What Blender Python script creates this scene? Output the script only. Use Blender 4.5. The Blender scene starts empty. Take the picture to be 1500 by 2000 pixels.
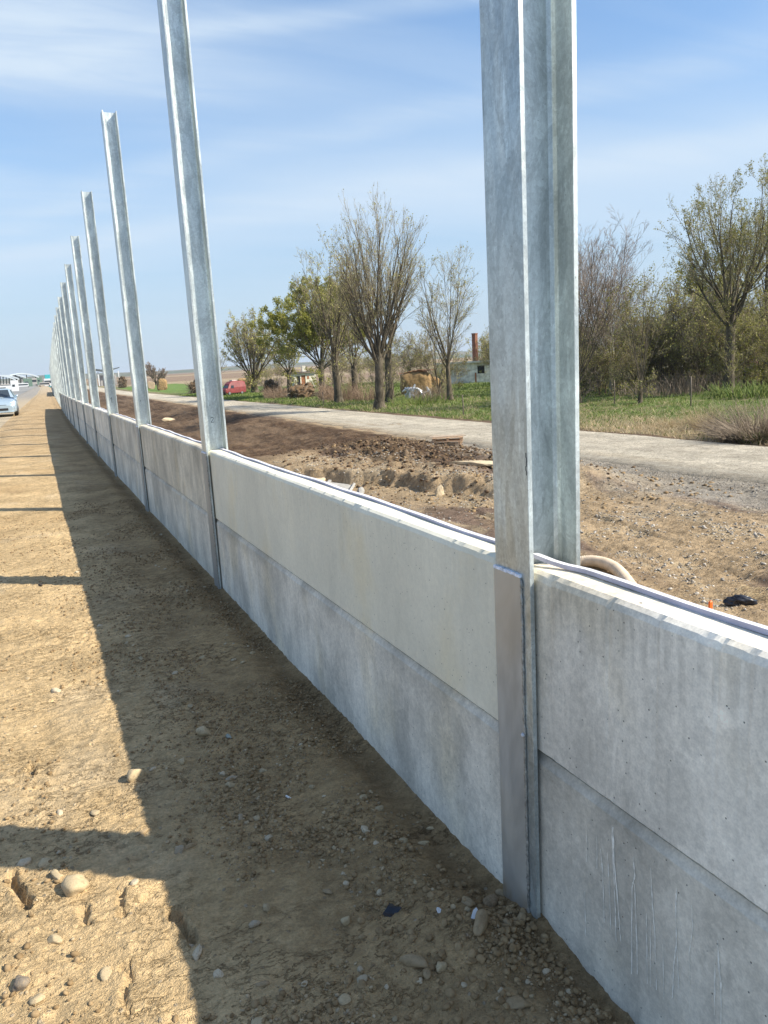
import bpy, math, random
import numpy as np
from mathutils import Vector, Matrix

# ------------------------------------------------------------------ camera, world, sun, exposure
SC = bpy.context.scene
COL = SC.collection
YAW, PITCH, ROLL = 0.4170, 0.18840, -0.0565
CAM = np.array([-1.0930, 0.0, 1.5428])
FPX = 1499.6
fw = np.array([math.sin(YAW)*math.cos(PITCH), math.cos(YAW)*math.cos(PITCH), -math.sin(PITCH)])
r0 = np.array([math.cos(YAW), -math.sin(YAW), 0.0]); u0 = np.cross(r0, fw)
rt = r0*math.cos(ROLL) + u0*math.sin(ROLL); up = -r0*math.sin(ROLL) + u0*math.cos(ROLL)
cd = bpy.data.cameras.new('camera'); cam = bpy.data.objects.new('camera', cd); COL.objects.link(cam)
cd.sensor_fit = 'HORIZONTAL'; cd.sensor_width = 36; cd.lens = 36*FPX/1500
cd.clip_start = 0.05; cd.clip_end = 30000
M = Matrix.Identity(4)
for i in range(3):
    M[i][0] = rt[i]; M[i][1] = up[i]; M[i][2] = -fw[i]; M[i][3] = CAM[i]
cam.matrix_world = M
SC.camera = cam

SUN_AZ = math.radians(127.0)      # clockwise from +Y
SUN_EL = math.radians(40.0)
sv = Vector((math.sin(SUN_AZ)*math.cos(SUN_EL), math.cos(SUN_AZ)*math.cos(SUN_EL), math.sin(SUN_EL)))
sl = bpy.data.lights.new('sun', 'SUN'); sl.energy = 4.9; sl.angle = math.radians(0.53); sl.color = (1.0, 0.92, 0.78)
so = bpy.data.objects.new('sun', sl); COL.objects.link(so); so.rotation_euler = sv.to_track_quat('Z', 'Y').to_euler()

W = bpy.data.worlds.new('World'); SC.world = W; W.use_nodes = True
nt = W.node_tree; nt.nodes.clear()
def wn(t, **k):
    n = nt.nodes.new(t)
    for a, b in k.items(): setattr(n, a, b)
    return n
def wl(a, b): nt.links.new(a, b)
out = wn('ShaderNodeOutputWorld'); bg = wn('ShaderNodeBackground'); bg.inputs[1].default_value = 0.145
sky = wn('ShaderNodeTexSky', sky_type='NISHITA', sun_disc=False)
sky.sun_elevation = SUN_EL; sky.sun_rotation = SUN_AZ; sky.air_density = 1.0; sky.dust_density = 0.7; sky.ozone_density = 2.2
tc = wn('ShaderNodeTexCoord'); sx = wn('ShaderNodeSeparateXYZ'); wl(tc.outputs['Generated'], sx.inputs[0])
zc = wn('ShaderNodeMath', operation='MAXIMUM'); wl(sx.outputs[2], zc.inputs[0]); zc.inputs[1].default_value = 0.0
za = wn('ShaderNodeMath', operation='ADD'); wl(zc.outputs[0], za.inputs[0]); za.inputs[1].default_value = 0.09
dx = wn('ShaderNodeMath', operation='DIVIDE'); wl(sx.outputs[0], dx.inputs[0]); wl(za.outputs[0], dx.inputs[1])
dy = wn('ShaderNodeMath', operation='DIVIDE'); wl(sx.outputs[1], dy.inputs[0]); wl(za.outputs[0], dy.inputs[1])
cv = wn('ShaderNodeCombineXYZ'); wl(dx.outputs[0], cv.inputs[0]); wl(dy.outputs[0], cv.inputs[1])
def cloud(rot, sxy, scale, lo, hi, detail=6, off=(0, 0, 0), dist=0.6, rough=.5):
    mp = wn('ShaderNodeMapping'); mp.inputs['Rotation'].default_value = (0, 0, rot); mp.inputs['Scale'].default_value = (sxy[0], sxy[1], 1)
    mp.inputs['Location'].default_value = off
    wl(cv.outputs[0], mp.inputs[0])
    n = wn('ShaderNodeTexNoise'); n.inputs['Scale'].default_value = scale; n.inputs['Detail'].default_value = detail
    n.inputs['Distortion'].default_value = dist; n.inputs['Roughness'].default_value = rough
    wl(mp.outputs[0], n.inputs['Vector'])
    m = wn('ShaderNodeMapRange', interpolation_type='SMOOTHSTEP'); m.inputs[1].default_value = lo; m.inputs[2].default_value = hi
    wl(n.outputs[0], m.inputs[0]); return m.outputs[0]
def M2(op, a, b=0., clamp=False):
    n = wn('ShaderNodeMath', operation=op, use_clamp=clamp)
    for i, v in ((0, a), (1, b)):
        if isinstance(v, bpy.types.NodeSocket): wl(v, n.inputs[i])
        else: n.inputs[i].default_value = v
    return n.outputs[0]
def RM(v, a, b, c=0., d=1.):
    m = wn('ShaderNodeMapRange', interpolation_type='SMOOTHSTEP'); wl(v, m.inputs[0])
    for i, q in zip((1, 2, 3, 4), (a, b, c, d)): m.inputs[i].default_value = q
    return m.outputs[0]
px_, py_ = dx.outputs[0], dy.outputs[0]
wob = cloud(0.7, (.6, 1.0), 1.1, 0, 1, 4, (2, 5, 0)); fib = cloud(0.85, (.20, 1.0), 4.5, .30, .72, 6, (1, 3, 0), .9, .62); soft = cloud(0.75, (.30, 1.0), .85, .36, .80, 4, (3.1, 1.2, 0), .5, .45)
def band(nx, ny, d, w, amp, wb=.35):
    v = M2('ADD', M2('MULTIPLY', px_, nx), M2('MULTIPLY', py_, ny)); v = M2('ADD', M2('SUBTRACT', v, d), M2('MULTIPLY', M2('SUBTRACT', wob, .5), wb)); v = M2('DIVIDE', M2('ABSOLUTE', v), w)
    return M2('MULTIPLY', RM(v, 1.0, 0.0), amp)
def blob(cx_, cy_, rx, ry, amp):
    a_ = M2('DIVIDE', M2('SUBTRACT', px_, cx_), rx); b_ = M2('DIVIDE', M2('SUBTRACT', py_, cy_), ry)
    v = M2('SQRT', M2('ADD', M2('MULTIPLY', a_, a_), M2('MULTIPLY', b_, b_))); v = M2('ADD', v, M2('MULTIPLY', M2('SUBTRACT', wob, .5), .9)); return M2('MULTIPLY', RM(v, 1.1, 0.1), amp)
tex = RM(fib, 0, 1, .55, 1.0)
parts = [M2('MULTIPLY', band(.657, .754, 3.20, .30, .62), tex), M2('MULTIPLY', band(.657, .754, 3.32, .75, .42), 1.0), M2('MULTIPLY', band(.554, .833, 1.91, .09, .55, .12), tex), M2('MULTIPLY', blob(.02, 2.15, .75, .50, .95), tex),
         M2('MULTIPLY', band(.76, .65, 2.38, .22, .35), tex), M2('MULTIPLY', soft, .55), M2('MULTIPLY', fib, .10), M2('MULTIPLY', blob(-.1, 3.3, .8, .5, .45), tex)]
acc = parts[0]
for q_ in parts[1:]: acc = M2('SUBTRACT', M2('ADD', acc, q_), M2('MULTIPLY', acc, q_))
acc = M2('MULTIPLY', acc, RM(zc.outputs[0], .02, .16, .25, 1.0), True)
hs = wn('ShaderNodeHueSaturation'); hs.inputs['Saturation'].default_value = 1.18; hs.inputs['Value'].default_value = .86; wl(sky.outputs[0], hs.inputs['Color'])
veil = wn('ShaderNodeMix', data_type='RGBA'); wl(RM(zc.outputs[0], 0., .42, .88, .10), veil.inputs[0]); wl(hs.outputs[0], veil.inputs[6]); veil.inputs[7].default_value = (2.05, 2.65, 3.35, 1)
CLOUD_MIX = wn('ShaderNodeMix', data_type='RGBA'); wl(acc, CLOUD_MIX.inputs[0]); wl(veil.outputs[2], CLOUD_MIX.inputs[6]); CLOUD_MIX.inputs[7].default_value = (2.85, 3.4, 4.0, 1)
wl(CLOUD_MIX.outputs[2], bg.inputs[0]); wl(bg.outputs[0], out.inputs[0])

SC.render.engine = 'CYCLES'
SC.view_settings.view_transform = 'Standard'; SC.view_settings.look = 'None'; SC.view_settings.gamma = 1
SC.view_settings.exposure = 0.74
SC.render.resolution_x = 768; SC.render.resolution_y = 1024

# ------------------------------------------------------------------ noise
def h2(ix, iy, s):
    a = (ix.astype(np.int64)*374761393 + iy.astype(np.int64)*668265263 + s*974634777) & 0xffffffff
    a = ((a ^ (a >> 13))*1274126177) & 0xffffffff
    a = (a ^ (a >> 16)) & 0xffffffff
    a = (a*2246822519) & 0xffffffff
    return ((a ^ (a >> 15)) & 0xffffff)/float(0xffffff)
def vn(x, y, s=0):
    x = np.asarray(x, float); y = np.asarray(y, float)
    ix = np.floor(x); iy = np.floor(y); fx = x-ix; fy = y-iy
    fx = fx*fx*fx*(fx*(fx*6-15)+10); fy = fy*fy*fy*(fy*(fy*6-15)+10)
    a = h2(ix, iy, s); b = h2(ix+1, iy, s); c = h2(ix, iy+1, s); d = h2(ix+1, iy+1, s)
    return ((a*(1-fx)+b*fx)*(1-fy)+(c*(1-fx)+d*fx)*fy)*2-1
def fbm(x, y, s=0, o=4, g=.5):
    t = 0; a = 1.; n = 0
    for i in range(o):
        t = t + a*vn(x*2.03**i+i*17.3, y*2.03**i-i*9.1, s+i); n += a; a *= g
    return t/n
def wor(x, y, s=0, jit=.9):
    ix = np.floor(x); iy = np.floor(y); f1 = np.full(np.shape(x), 9.); cid = np.zeros(np.shape(x))
    for i in (-1, 0, 1):
        for j in (-1, 0, 1):
            cx = ix+i; cy = iy+j
            px = cx+.5+jit*(h2(cx, cy, s)-.5); py = cy+.5+jit*(h2(cx, cy, s+7)-.5)
            d = np.hypot(x-px, y-py); m = d < f1
            f1 = np.where(m, d, f1); cid = np.where(m, h2(cx, cy, s+13), cid)
    return f1, cid
def ss(a, b, x):
    t = np.clip((x-a)/(b-a), 0, 1); return t*t*(3-2*t)

# ------------------------------------------------------------------ terrain
def bend(Y):
    k = (np.asarray(Y, float)-1.576)/4
    k = np.clip(k, 0, 60)
    return np.where(k < 12, .0032*k*k, .4608+.0768*(k-12))
def gpt(px, py):
    d = fw*FPX + rt*(px-750) - up*(py-1000); p = CAM+d*((-.015-CAM[2])/d[2]); return p[0], p[1]
DENTS = [(gpt(24, 1715), gpt(56, 1778), .016, .034), (gpt(343, 1790), gpt(380, 1850), .015, .034), (gpt(238, 1760), gpt(246, 1800), .010, .018), (gpt(165, 1785), gpt(172, 1812), .012, .02), (gpt(252, 1890), gpt(250, 1990), .010, .016), (gpt(62, 1500), gpt(66, 1520), .014, .02), (gpt(105, 1370), gpt(112, 1372), .010, .015), (gpt(70, 1420), gpt(85, 1455), .055, .006)]
def terrain(X, Y, fine=True):
    X = np.asarray(X, float); Y = np.asarray(Y, float)
    u = X - bend(Y)
    d = np.hypot(X-CAM[0], Y)
    fz = 1/(1+(d/9.)**2)
    # left side
    L = -.012 + .016*fbm(u*.9, Y*.7, 3, 3)
    L = L - .035*np.exp(-((u+.04)/.10)**2) - .02*np.exp(-((u+.42)/.16)**2)
    L = L - .05*ss(-2.0, -2.5, u)
    if fine:
        nearw = ss(-1.05, -.35, u)           # loose and stony toward the wall, dried and cracked away from it
        wx = u + .05*fbm(u*5, Y*5, 31, 2); wy = Y + .03*fbm(u*4, Y*4, 32, 2)
        rid = 1-np.abs(fbm(wx*9, wy*21, 5, 4))*2.2
        patch = ss(-.25, .35, fbm(u*2.2, Y*2.2, 8, 3))
        L = L + fz*(1-nearw)*(.012*rid*patch + .0085*fbm(wx*17, wy*34, 9, 3)*(.35+.65*patch))
        f1, cid = wor(wx*24, wy*24, 11); g1, c2 = wor(wx*52, wy*52, 12)
        cl = np.clip(.62-f1, 0, 1)*(cid > .45); cl2 = np.clip(.6-g1, 0, 1)*(c2 > .35)
        clump = ss(-.15, .35, fbm(u*3.1, Y*2.6, 14, 3))
        L = L + fz*(.25+.75*nearw)*clump*(.016*cl + .011*cl2) + fz*.010*fbm(u*26, Y*30, 15, 4, .62)
        L = L + fz*.010*fbm(u*5, Y*8, 16, 3)
        jx = u+.012*vn(u*40, Y*40, 17); jy = Y+.012*vn(u*40, Y*40, 18)
        for (p, q, wd, dep_) in DENTS:
            vx, vy = q[0]-p[0], q[1]-p[1]; t = np.clip(((jx-p[0])*vx+(jy-p[1])*vy)/(vx*vx+vy*vy), 0, 1); dd = np.hypot(jx-p[0]-t*vx, jy-p[1]-t*vy)
            L = L - dep_*np.exp(-(dd/wd)**4) + dep_*.25*np.exp(-((dd-wd*1.7)/(wd*.5))**2)
        # little heap of rubble round the foot of the nearest post
        L = L + .040*np.exp(-(((u+.06)/.22)**2+((Y-1.60)/.20)**2)) + .018*np.exp(-(((u+.30)/.3)**2+((Y-1.55)/.25)**2))
        L = L + .028*np.exp(-(((u+.10)/.12)**2+((Y-1.18)/.18)**2))
    L = L + .007*np.clip(Y-150, 0, 350) + .005*np.clip(d-500, 0, 2500)
    # right side, lower ground behind the wall
    R = -.15 - 1.75*ss(.3, 5.3, u)
    away = ss(4, 7, u)
    rb = away*(1-.85*ss(14.2, 15.3, u)*(1-ss(21.0, 22, u)))
    R = R + rb*(.13*fbm(u*.75, Y*.28, 21, 3) + .05*fbm(u*2.3, Y*.9, 22, 3))
    R = R - away*.95*ss(27, 42, Y)*(1-ss(8.8, 14.6, u))*(1-ss(170, 260, Y))
    if fine:
        f3 = 1/(1+(d/30.)**2)
        R = R + rb*f3*(.060*fbm(u*5, Y*3.4, 23, 5, .58) + .016*fbm(u*20, Y*18, 24, 2))
        st = np.exp(-(((fbm(u*.9, Y*.22, 25, 2))/.07)**2)); R = R - rb*f3*.06*st
        bank = away*ss(24, 32, Y)*(1-ss(13.6, 14.8, u))*ss(7, 8.5, u); R = R + bank*(.11*fbm(Y*1.5+u*.55, u*.22, 37, 4, .6) + .10*fbm(u*1.6, Y*1.6, 38, 4, .6))
        # excavation: low floor, cut step, dug up lumps
        e1 = (u-8.55) - .45*(18.2-Y) + .35*fbm(u*.8, Y*.8, 26, 3) + .14*fbm(u*2.5, Y*2.5, 36, 3)
        pit = ss(14.8, 16.2, Y)*(1-ss(28, 32, Y))
        R = R + away*.42*pit*ss(-.28, .24, e1)*(1-ss(12, 14.5, u))
        f1, cid = wor(u*2.6+.3*vn(u*5, Y*5, 1), Y*2.1, 27); lump = np.clip(.75-f1, 0, 1)*cid
        lm = np.exp(-(((u-9.7-.12*(Y-24))/1.5)**2+((Y-24.5)/4.6)**2))
        R = R + away*lm*(.10+.26*lump + .34*fbm(u*2.6, Y*2.2, 28, 5, .6))
    R = R + .05*ss(21.0, 24, u) + .3*ss(24, 60, u)*fbm(u*.05, Y*.05, 29, 2)
    R = R + .010*np.clip(d-250, 0, 600) + .0045*np.clip(d-850, 0, 2500)
    return np.where(u < .1, L, R)
def at(px, py, maxd=6000):
    """ground point seen at a pixel of the 1500 x 2000 photograph"""
    d = fw*FPX + rt*(px-750) - up*(py-1000); d = d/np.linalg.norm(d)
    t = np.geomspace(8, maxd, 6000); P = CAM[None]+d[None]*t[:, None]
    if px < 1150 and py > 1000 or px < 110: t = np.geomspace(1, maxd, 6000); P = CAM[None]+d[None]*t[:, None]
    z = terrain(P[:, 0], P[:, 1], False); k = np.argmax(P[:, 2] < z)
    q = P[k]; return Vector((float(q[0]), float(q[1]), float(terrain(q[0], q[1]))))
def tz(x, y): return float(terrain(np.array([x]), np.array([y]))[0])

# ------------------------------------------------------------------ object helpers
def tag(o, label=None, cat=None, group=None, kind=None):
    if label: o['label'] = label
    if cat: o['category'] = cat
    if group: o['group'] = group
    if kind: o['kind'] = kind
    return o
def empty(name, loc, rz=0, **k):
    o = bpy.data.objects.new(name, None); COL.objects.link(o); o.location = loc; o.rotation_euler = (0, 0, rz)
    o.empty_display_size = .1
    return tag(o, **k)
def link(name, me, mats, parent=None, **k):
    o = bpy.data.objects.new(name, me); COL.objects.link(o)
    if not isinstance(mats, (list, tuple)): mats = [mats]
    if not me.materials:
        for m in mats: me.materials.append(m)
    o.parent = parent
    return tag(o, **k)
def npmesh(name, V, F, smooth=True, mi=None):
    me = bpy.data.meshes.new(name); V = np.asarray(V, np.float32)
    F = np.asarray(F, np.int32); n = F.shape[1]
    me.vertices.add(len(V)); me.vertices.foreach_set('co', V.ravel())
    me.loops.add(F.size); me.loops.foreach_set('vertex_index', F.ravel())
    me.polygons.add(len(F)); me.polygons.foreach_set('loop_start', np.arange(0, F.size, n, dtype=np.int32))
    me.polygons.foreach_set('use_smooth', np.full(len(F), smooth))
    if mi is not None: me.polygons.foreach_set('material_index', np.asarray(mi, np.int32))
    me.update(calc_edges=True); return me
class MB:
    def __init__(s): s.v = []; s.f = []; s.m = []
    def add(s, vs, fs, mi=0):
        b = len(s.v); s.v += [tuple(v) for v in vs]; s.f += [tuple(i+b for i in f) for f in fs]; s.m += [mi]*len(fs)
    def box(s, a, b, mi=0, mat=None):
        vs = [Vector((x, y, z)) for x in (a[0], b[0]) for y in (a[1], b[1]) for z in (a[2], b[2])]
        if mat is not None: vs = [mat @ v for v in vs]
        s.add(vs, [(0, 1, 3, 2), (4, 6, 7, 5), (0, 4, 5, 1), (2, 3, 7, 6), (0, 2, 6, 4), (1, 5, 7, 3)], mi)
    def prism(s, prof, axis, a, b, mi=0, jit=None, n=1):
        """profile (list of 2D) extruded along axis from a to b in n steps"""
        k = len(prof); vs = []
        for i in range(n+1):
            t = a+(b-a)*i/n
            for j, (p, q) in enumerate(prof):
                if jit: dp, dq = jit(i, j, t)
                else: dp = dq = 0
                p2, q2 = p+dp, q+dq
                vs.append({'y': (p2, t, q2), 'x': (t, p2, q2), 'z': (p2, q2, t)}[axis])
        fs = [tuple(range(k))[::-1], tuple(range(n*k, n*k+k))]
        for i in range(n):
            for j in range(k): fs.append((i*k+j, i*k+(j+1) % k, (i+1)*k+(j+1) % k, (i+1)*k+j))
        s.add(vs, fs, mi)
    def tube(s, pts, r, n=8, mi=0, cap=True):
        pts = [Vector(p) for p in pts]; rs = r if isinstance(r, (list, tuple)) else [r]*len(pts); vs = []; u = None
        for i, p in enumerate(pts):
            t = (pts[min(i+1, len(pts)-1)]-pts[max(i-1, 0)]).normalized()
            if u is None: u = t.orthogonal().normalized()
            u = (u-t*u.dot(t)).normalized(); w = t.cross(u)
            for k in range(n): a = 2*math.pi*k/n; vs.append(p+(u*math.cos(a)+w*math.sin(a))*rs[i])
        fs = [(i*n+k, i*n+(k+1) % n, (i+1)*n+(k+1) % n, (i+1)*n+k) for i in range(len(pts)-1) for k in range(n)]
        if cap: fs += [tuple(range(n))[::-1], tuple(range(len(vs)-n, len(vs)))]
        s.add(vs, fs, mi)
    def build(s, name, mats, parent=None, smooth=False, bevel=0, **k):
        me = bpy.data.meshes.new(name); me.from_pydata(s.v, [], s.f); me.update()
        if not isinstance(mats, (list, tuple)): mats = [mats]
        for m in mats: me.materials.append(m)
        me.polygons.foreach_set('material_index', s.m)
        import bmesh
        bm = bmesh.new(); bm.from_mesh(me); bmesh.ops.recalc_face_normals(bm, faces=bm.faces)
        if bevel: bmesh.ops.bevel(bm, geom=list(bm.edges), offset=bevel, segments=2, affect='EDGES', profile=.6)
        bm.to_mesh(me); bm.free()
        me.polygons.foreach_set('use_smooth', [smooth]*len(me.polygons))
        return link(name, me, mats, parent, **k)
def copy_tree(o, parent=None):
    c = o.copy(); COL.objects.link(c)
    if parent is not None: c.parent = parent
    for ch in list(o.children): copy_tree(ch, c)
    return c

# ------------------------------------------------------------------ materials
class NT:
    def __init__(s, name):
        s.m = bpy.data.materials.new(name); s.m.use_nodes = True; s.t = s.m.node_tree; s.b = s.t.nodes['Principled BSDF']
        s.o = s.t.nodes['Material Output']
    def n(s, t, ins={}, **k):
        n = s.t.nodes.new(t)
        for a, b in k.items(): setattr(n, a, b)
        for a, b in ins.items():
            if hasattr(b, 'links') or isinstance(b, bpy.types.NodeSocket): s.t.links.new(b, n.inputs[a])
            else: n.inputs[a].default_value = b
        return n
    def l(s, a, b): s.t.links.new(a, b)
    def co(s): return s.n('ShaderNodeTexCoord').outputs['Object']
    def pos(s): return s.n('ShaderNodeNewGeometry').outputs['Position']
    def noise(s, vec, scale, detail=4, sc=(1, 1, 1), rough=.55, dist=0):
        mp = s.n('ShaderNodeMapping', {0: vec, 'Scale': sc})
        return s.n('ShaderNodeTexNoise', {'Vector': mp.outputs[0], 'Scale': scale, 'Detail': detail, 'Roughness': rough, 'Distortion': dist}).outputs[0]
    def ramp(s, f, a, b, c=0., d=1.):
        return s.n('ShaderNodeMapRange', {0: f, 1: a, 2: b, 3: c, 4: d}, interpolation_type='SMOOTHSTEP').outputs[0]
    def mix(s, f, a, b, mode='MIX'):
        n = s.t.nodes.new('ShaderNodeMix'); n.data_type = 'RGBA'; n.blend_type = mode
        for i, v in ((0, f), (6, a), (7, b)):
            if isinstance(v, bpy.types.NodeSocket): s.l(v, n.inputs[i])
            else: n.inputs[i].default_value = v if i == 0 else (tuple(v)+(1,))[:4]
        return n.outputs[2]
    def math(s, op, a, b=0., clamp=False):
        n = s.t.nodes.new('ShaderNodeMath'); n.operation = op; n.use_clamp = clamp
        for i, v in ((0, a), (1, b)):
            if isinstance(v, bpy.types.NodeSocket): s.l(v, n.inputs[i])
            else: n.inputs[i].default_value = v
        return n.outputs[0]
    def gray(s, v): return s.n('ShaderNodeCombineColor', {0: v, 1: v, 2: v}).outputs[0]
    def bump(s, h, dist, strength=1.):
        n = s.n('ShaderNodeBump', {'Height': h, 'Distance': dist, 'Strength': strength}); s.l(n.outputs[0], s.b.inputs['Normal'])
    def fin(s, col=None, rough=.8, metal=0., spec=None):
        for k, v in (('Base Color', col), ('Roughness', rough), ('Metallic', metal), ('Specular IOR Level', spec)):
            if v is None: continue
            if isinstance(v, bpy.types.NodeSocket): s.l(v, s.b.inputs[k])
            else: s.b.inputs[k].default_value = (tuple(v)+(1,))[:4] if k == 'Base Color' else v
        return s.m
def simple(name, col, rough=.7, metal=0., var=.2, scale=6., bump=0.):
    t = NT(name); c = t.co(); n = t.noise(c, scale, 5)
    v = t.gray(t.ramp(n, .25, .75, 1-var, 1+var)); cc = t.mix(1., col, v, 'MULTIPLY')
    if bump: t.bump(n, bump)
    return t.fin(cc, rough, metal)

def mat_concrete(name, blotch=1.):
    t = NT(name); oi = t.n('ShaderNodeObjectInfo'); p = t.pos()
    off = t.n('ShaderNodeVectorMath', {0: p}, operation='ADD'); rr = t.math('MULTIPLY', oi.outputs['Random'], 0.0)
    off.inputs[1].default_value = (0, 0, 0); v = off.outputs[0]
    big = t.noise(v, 1.7, 5, (1, 1, .7)); mid = t.noise(v, 6, 5, (1, 1, .6), .65); fine = t.noise(v, 55, 4)
    strk = t.noise(v, 9, 6, (1, 1.3, .09), .7, .3); strk2 = t.noise(v, 38, 4, (1, 1, .06), .6, .2)
    z = t.n('ShaderNodeSeparateXYZ', {0: v}).outputs[2]
    f = t.ramp(big, .34, .66, 1-.22*blotch, 1+.17*blotch)
    f = t.math('MULTIPLY', f, t.ramp(mid, .32, .68, 1-.16*blotch, 1+.12*blotch))
    f = t.math('MULTIPLY', f, t.ramp(strk, .35, .65, 1-.06*blotch, 1+.05*blotch))
    f = t.math('MULTIPLY', f, t.ramp(strk2, .58, .72, 1., 1-.09*blotch))
    f = t.math('MULTIPLY', f, t.ramp(fine, .3, .7, 1-.09*blotch-.01, 1+.08*blotch+.01)); gr = t.noise(v, 190, 2); f = t.math('MULTIPLY', f, t.ramp(gr, .25, .75, 1-.08*blotch-.01, 1+.08*blotch+.01))
    st = t.noise(v, 3.2, 7, (1, 1, .75), .68, .5); f = t.math('MULTIPLY', f, t.ramp(st, .545, .57, 1., 1-.11*blotch)); f = t.math('MULTIPLY', f, t.ramp(st, .42, .40, 1., 1+.08*blotch))
    st2 = t.noise(v, 13, 5, (1, 1, .5), .7); f = t.math('MULTIPLY', f, t.ramp(st2, .60, .66, 1., 1-.12*blotch))
    # dark weathered runs under the top edge
    topm = t.math('MULTIPLY', t.math('MULTIPLY', t.ramp(z, .78, .96), t.ramp(z, .984, .978)), t.ramp(strk2, .42, .60)); f = t.math('MULTIPLY', f, t.ramp(topm, 0, 1, 1., 1-.16*blotch))
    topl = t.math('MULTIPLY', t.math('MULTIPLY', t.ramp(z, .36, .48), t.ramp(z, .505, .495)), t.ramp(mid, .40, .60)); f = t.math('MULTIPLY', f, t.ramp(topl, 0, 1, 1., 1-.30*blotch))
    wc = t.mix(t.ramp(t.noise(v, 2.3, 4, (1, 1, .6)), .5, .72), (1, 1, 1), (1.0, .955, .86))
    col = t.mix(1., oi.outputs['Color'], wc, 'MULTIPLY'); col = t.mix(1., col, t.gray(f), 'MULTIPLY')
    # air holes
    vo = t.n('ShaderNodeTexVoronoi', {'Vector': v, 'Scale': 17., 'Randomness': 1.}); dist = vo.outputs['Distance']
    rc = t.n('ShaderNodeSeparateColor', {0: vo.outputs['Color']}).outputs[0]
    hole = t.math('MULTIPLY', t.ramp(dist, .085, .05), t.ramp(rc, .70, .72))
    vo2 = t.n('ShaderNodeTexVoronoi', {'Vector': v, 'Scale': 42.}); r2 = t.n('ShaderNodeSeparateColor', {0: vo2.outputs['Color']}).outputs[0]
    hole2 = t.math('MULTIPLY', t.ramp(vo2.outputs['Distance'], .10, .05), t.ramp(r2, .8, .82))
    hh = t.math('MAXIMUM', hole, hole2)
    col = t.mix(t.math('MULTIPLY', hh, .8), col, (.05, .05, .045))
    b = t.math('ADD', t.math('MULTIPLY', fine, .25), t.math('MULTIPLY', mid, .4)); b = t.math('SUBTRACT', b, t.math('MULTIPLY', hh, .8))
    t.bump(b, .0022); return t.fin(col, .85, 0, .3)
M_conc = mat_concrete('weathered_concrete', .88); M_smooth = mat_concrete('smooth_concrete', .24)
def mat_galv():
    t = NT('galvanised_steel'); v = t.pos()
    mp = t.n('ShaderNodeMapping', {0: v, 'Rotation': (.5, 0, .4), 'Scale': (1, 1, .22)}).outputs[0]
    big = t.n('ShaderNodeTexNoise', {'Vector': mp, 'Scale': 11., 'Detail': 5., 'Roughness': .6, 'Distortion': .8}).outputs[0]
    cloudy = t.noise(v, 4.5, 5, (1, 1, .5), .6, .6); sp = t.n('ShaderNodeTexVoronoi', {'Vector': v, 'Scale': 260.}).outputs['Distance']
    f = t.math('MULTIPLY', t.ramp(big, .38, .66, .88, 1.16), t.ramp(cloudy, .35, .65, .91, 1.10))
    scr = t.noise(mp, 60, 2, (1, 1, .3)); f = t.math('MULTIPLY', f, t.ramp(scr, .66, .75, 1, .80))
    f = t.math('MULTIPLY', f, t.ramp(sp, .0, .8, .96, 1.04))
    edge = t.math('MULTIPLY', t.noise(v, 3, 4, (1, 1, .8)), 1.)
    f = t.math('MULTIPLY', f, t.ramp(edge, .58, .70, 1, .84))
    pt = t.noise(v, 7, 6, (1, 1, .45), .72, 1.2); f = t.math('MULTIPLY', f, t.ramp(pt, .50, .525, 1., .86)); f = t.math('MULTIPLY', f, t.ramp(pt, .60, .61, 1., 1.16))
    sc2 = t.n('ShaderNodeTexNoise', {'Vector': t.n('ShaderNodeMapping', {0: v, 'Rotation': (.25, 0, 0), 'Scale': (1, 1, .05)}).outputs[0], 'Scale': 42., 'Detail': 3.}).outputs[0]; f = t.math('MULTIPLY', f, t.ramp(sc2, .66, .69, 1., 1.18))
    dk = t.noise(v, 33, 5, (1, 1, .8), .7); f = t.math('MULTIPLY', f, t.ramp(dk, .68, .74, 1., .72))
    vs_ = t.n('ShaderNodeTexVoronoi', {'Vector': v, 'Scale': 95.}); f = t.math('MULTIPLY', f, t.ramp(t.n('ShaderNodeSeparateColor', {0: vs_.outputs['Color']}).outputs[0], 0., 1., .93, 1.07))
    gn = t.noise(v, 240, 3, (1, 1, .5), .7); f = t.math('MULTIPLY', f, t.ramp(gn, .3, .7, .93, 1.07)); sp2 = t.noise(v, 75, 3); f = t.math('MULTIPLY', f, t.ramp(sp2, .70, .73, 1., .6))
    col = t.mix(1., (.54, .585, .575), t.gray(f), 'MULTIPLY')
    ro = t.ramp(big, .35, .7, .36, .58)
    t.bump(t.math('ADD', scr, t.math('MULTIPLY', cloudy, 2)), .0006); return t.fin(col, ro, .62)
M_galv = mat_galv()
def mat_plate():
    t = NT('cover_plate_steel'); v = t.pos(); n = t.noise(v, 5, 5, (1, 1, .5), .6, .5)
    m2 = t.noise(v, 2.2, 3); col = t.mix(t.ramp(m2, .35, .65), (.53, .505, .45), (.47, .47, .45))
    col = t.mix(1., col, t.gray(t.ramp(n, .3, .7, .78, 1.15)), 'MULTIPLY')
    z = t.n('ShaderNodeSeparateXYZ', {0: v}).outputs[2]
    col = t.mix(t.math('MULTIPLY', t.ramp(z, .09, .0), t.ramp(n, .3, .6)), col, (.30, .235, .16))
    return t.fin(col, t.ramp(n, .3, .7, .38, .55), .35)
M_plate = mat_plate()
M_weld = simple('weld_bead', (.36, .35, .32), .5, .5, .4, 80)
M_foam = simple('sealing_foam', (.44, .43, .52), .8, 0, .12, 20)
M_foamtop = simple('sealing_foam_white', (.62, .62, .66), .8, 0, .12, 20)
M_tape = simple('blue_white_sealant', (.74, .77, .86), .6, 0, .35, 60)
M_ink = simple('marker_ink', (.03, .04, .05), .6)
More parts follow.
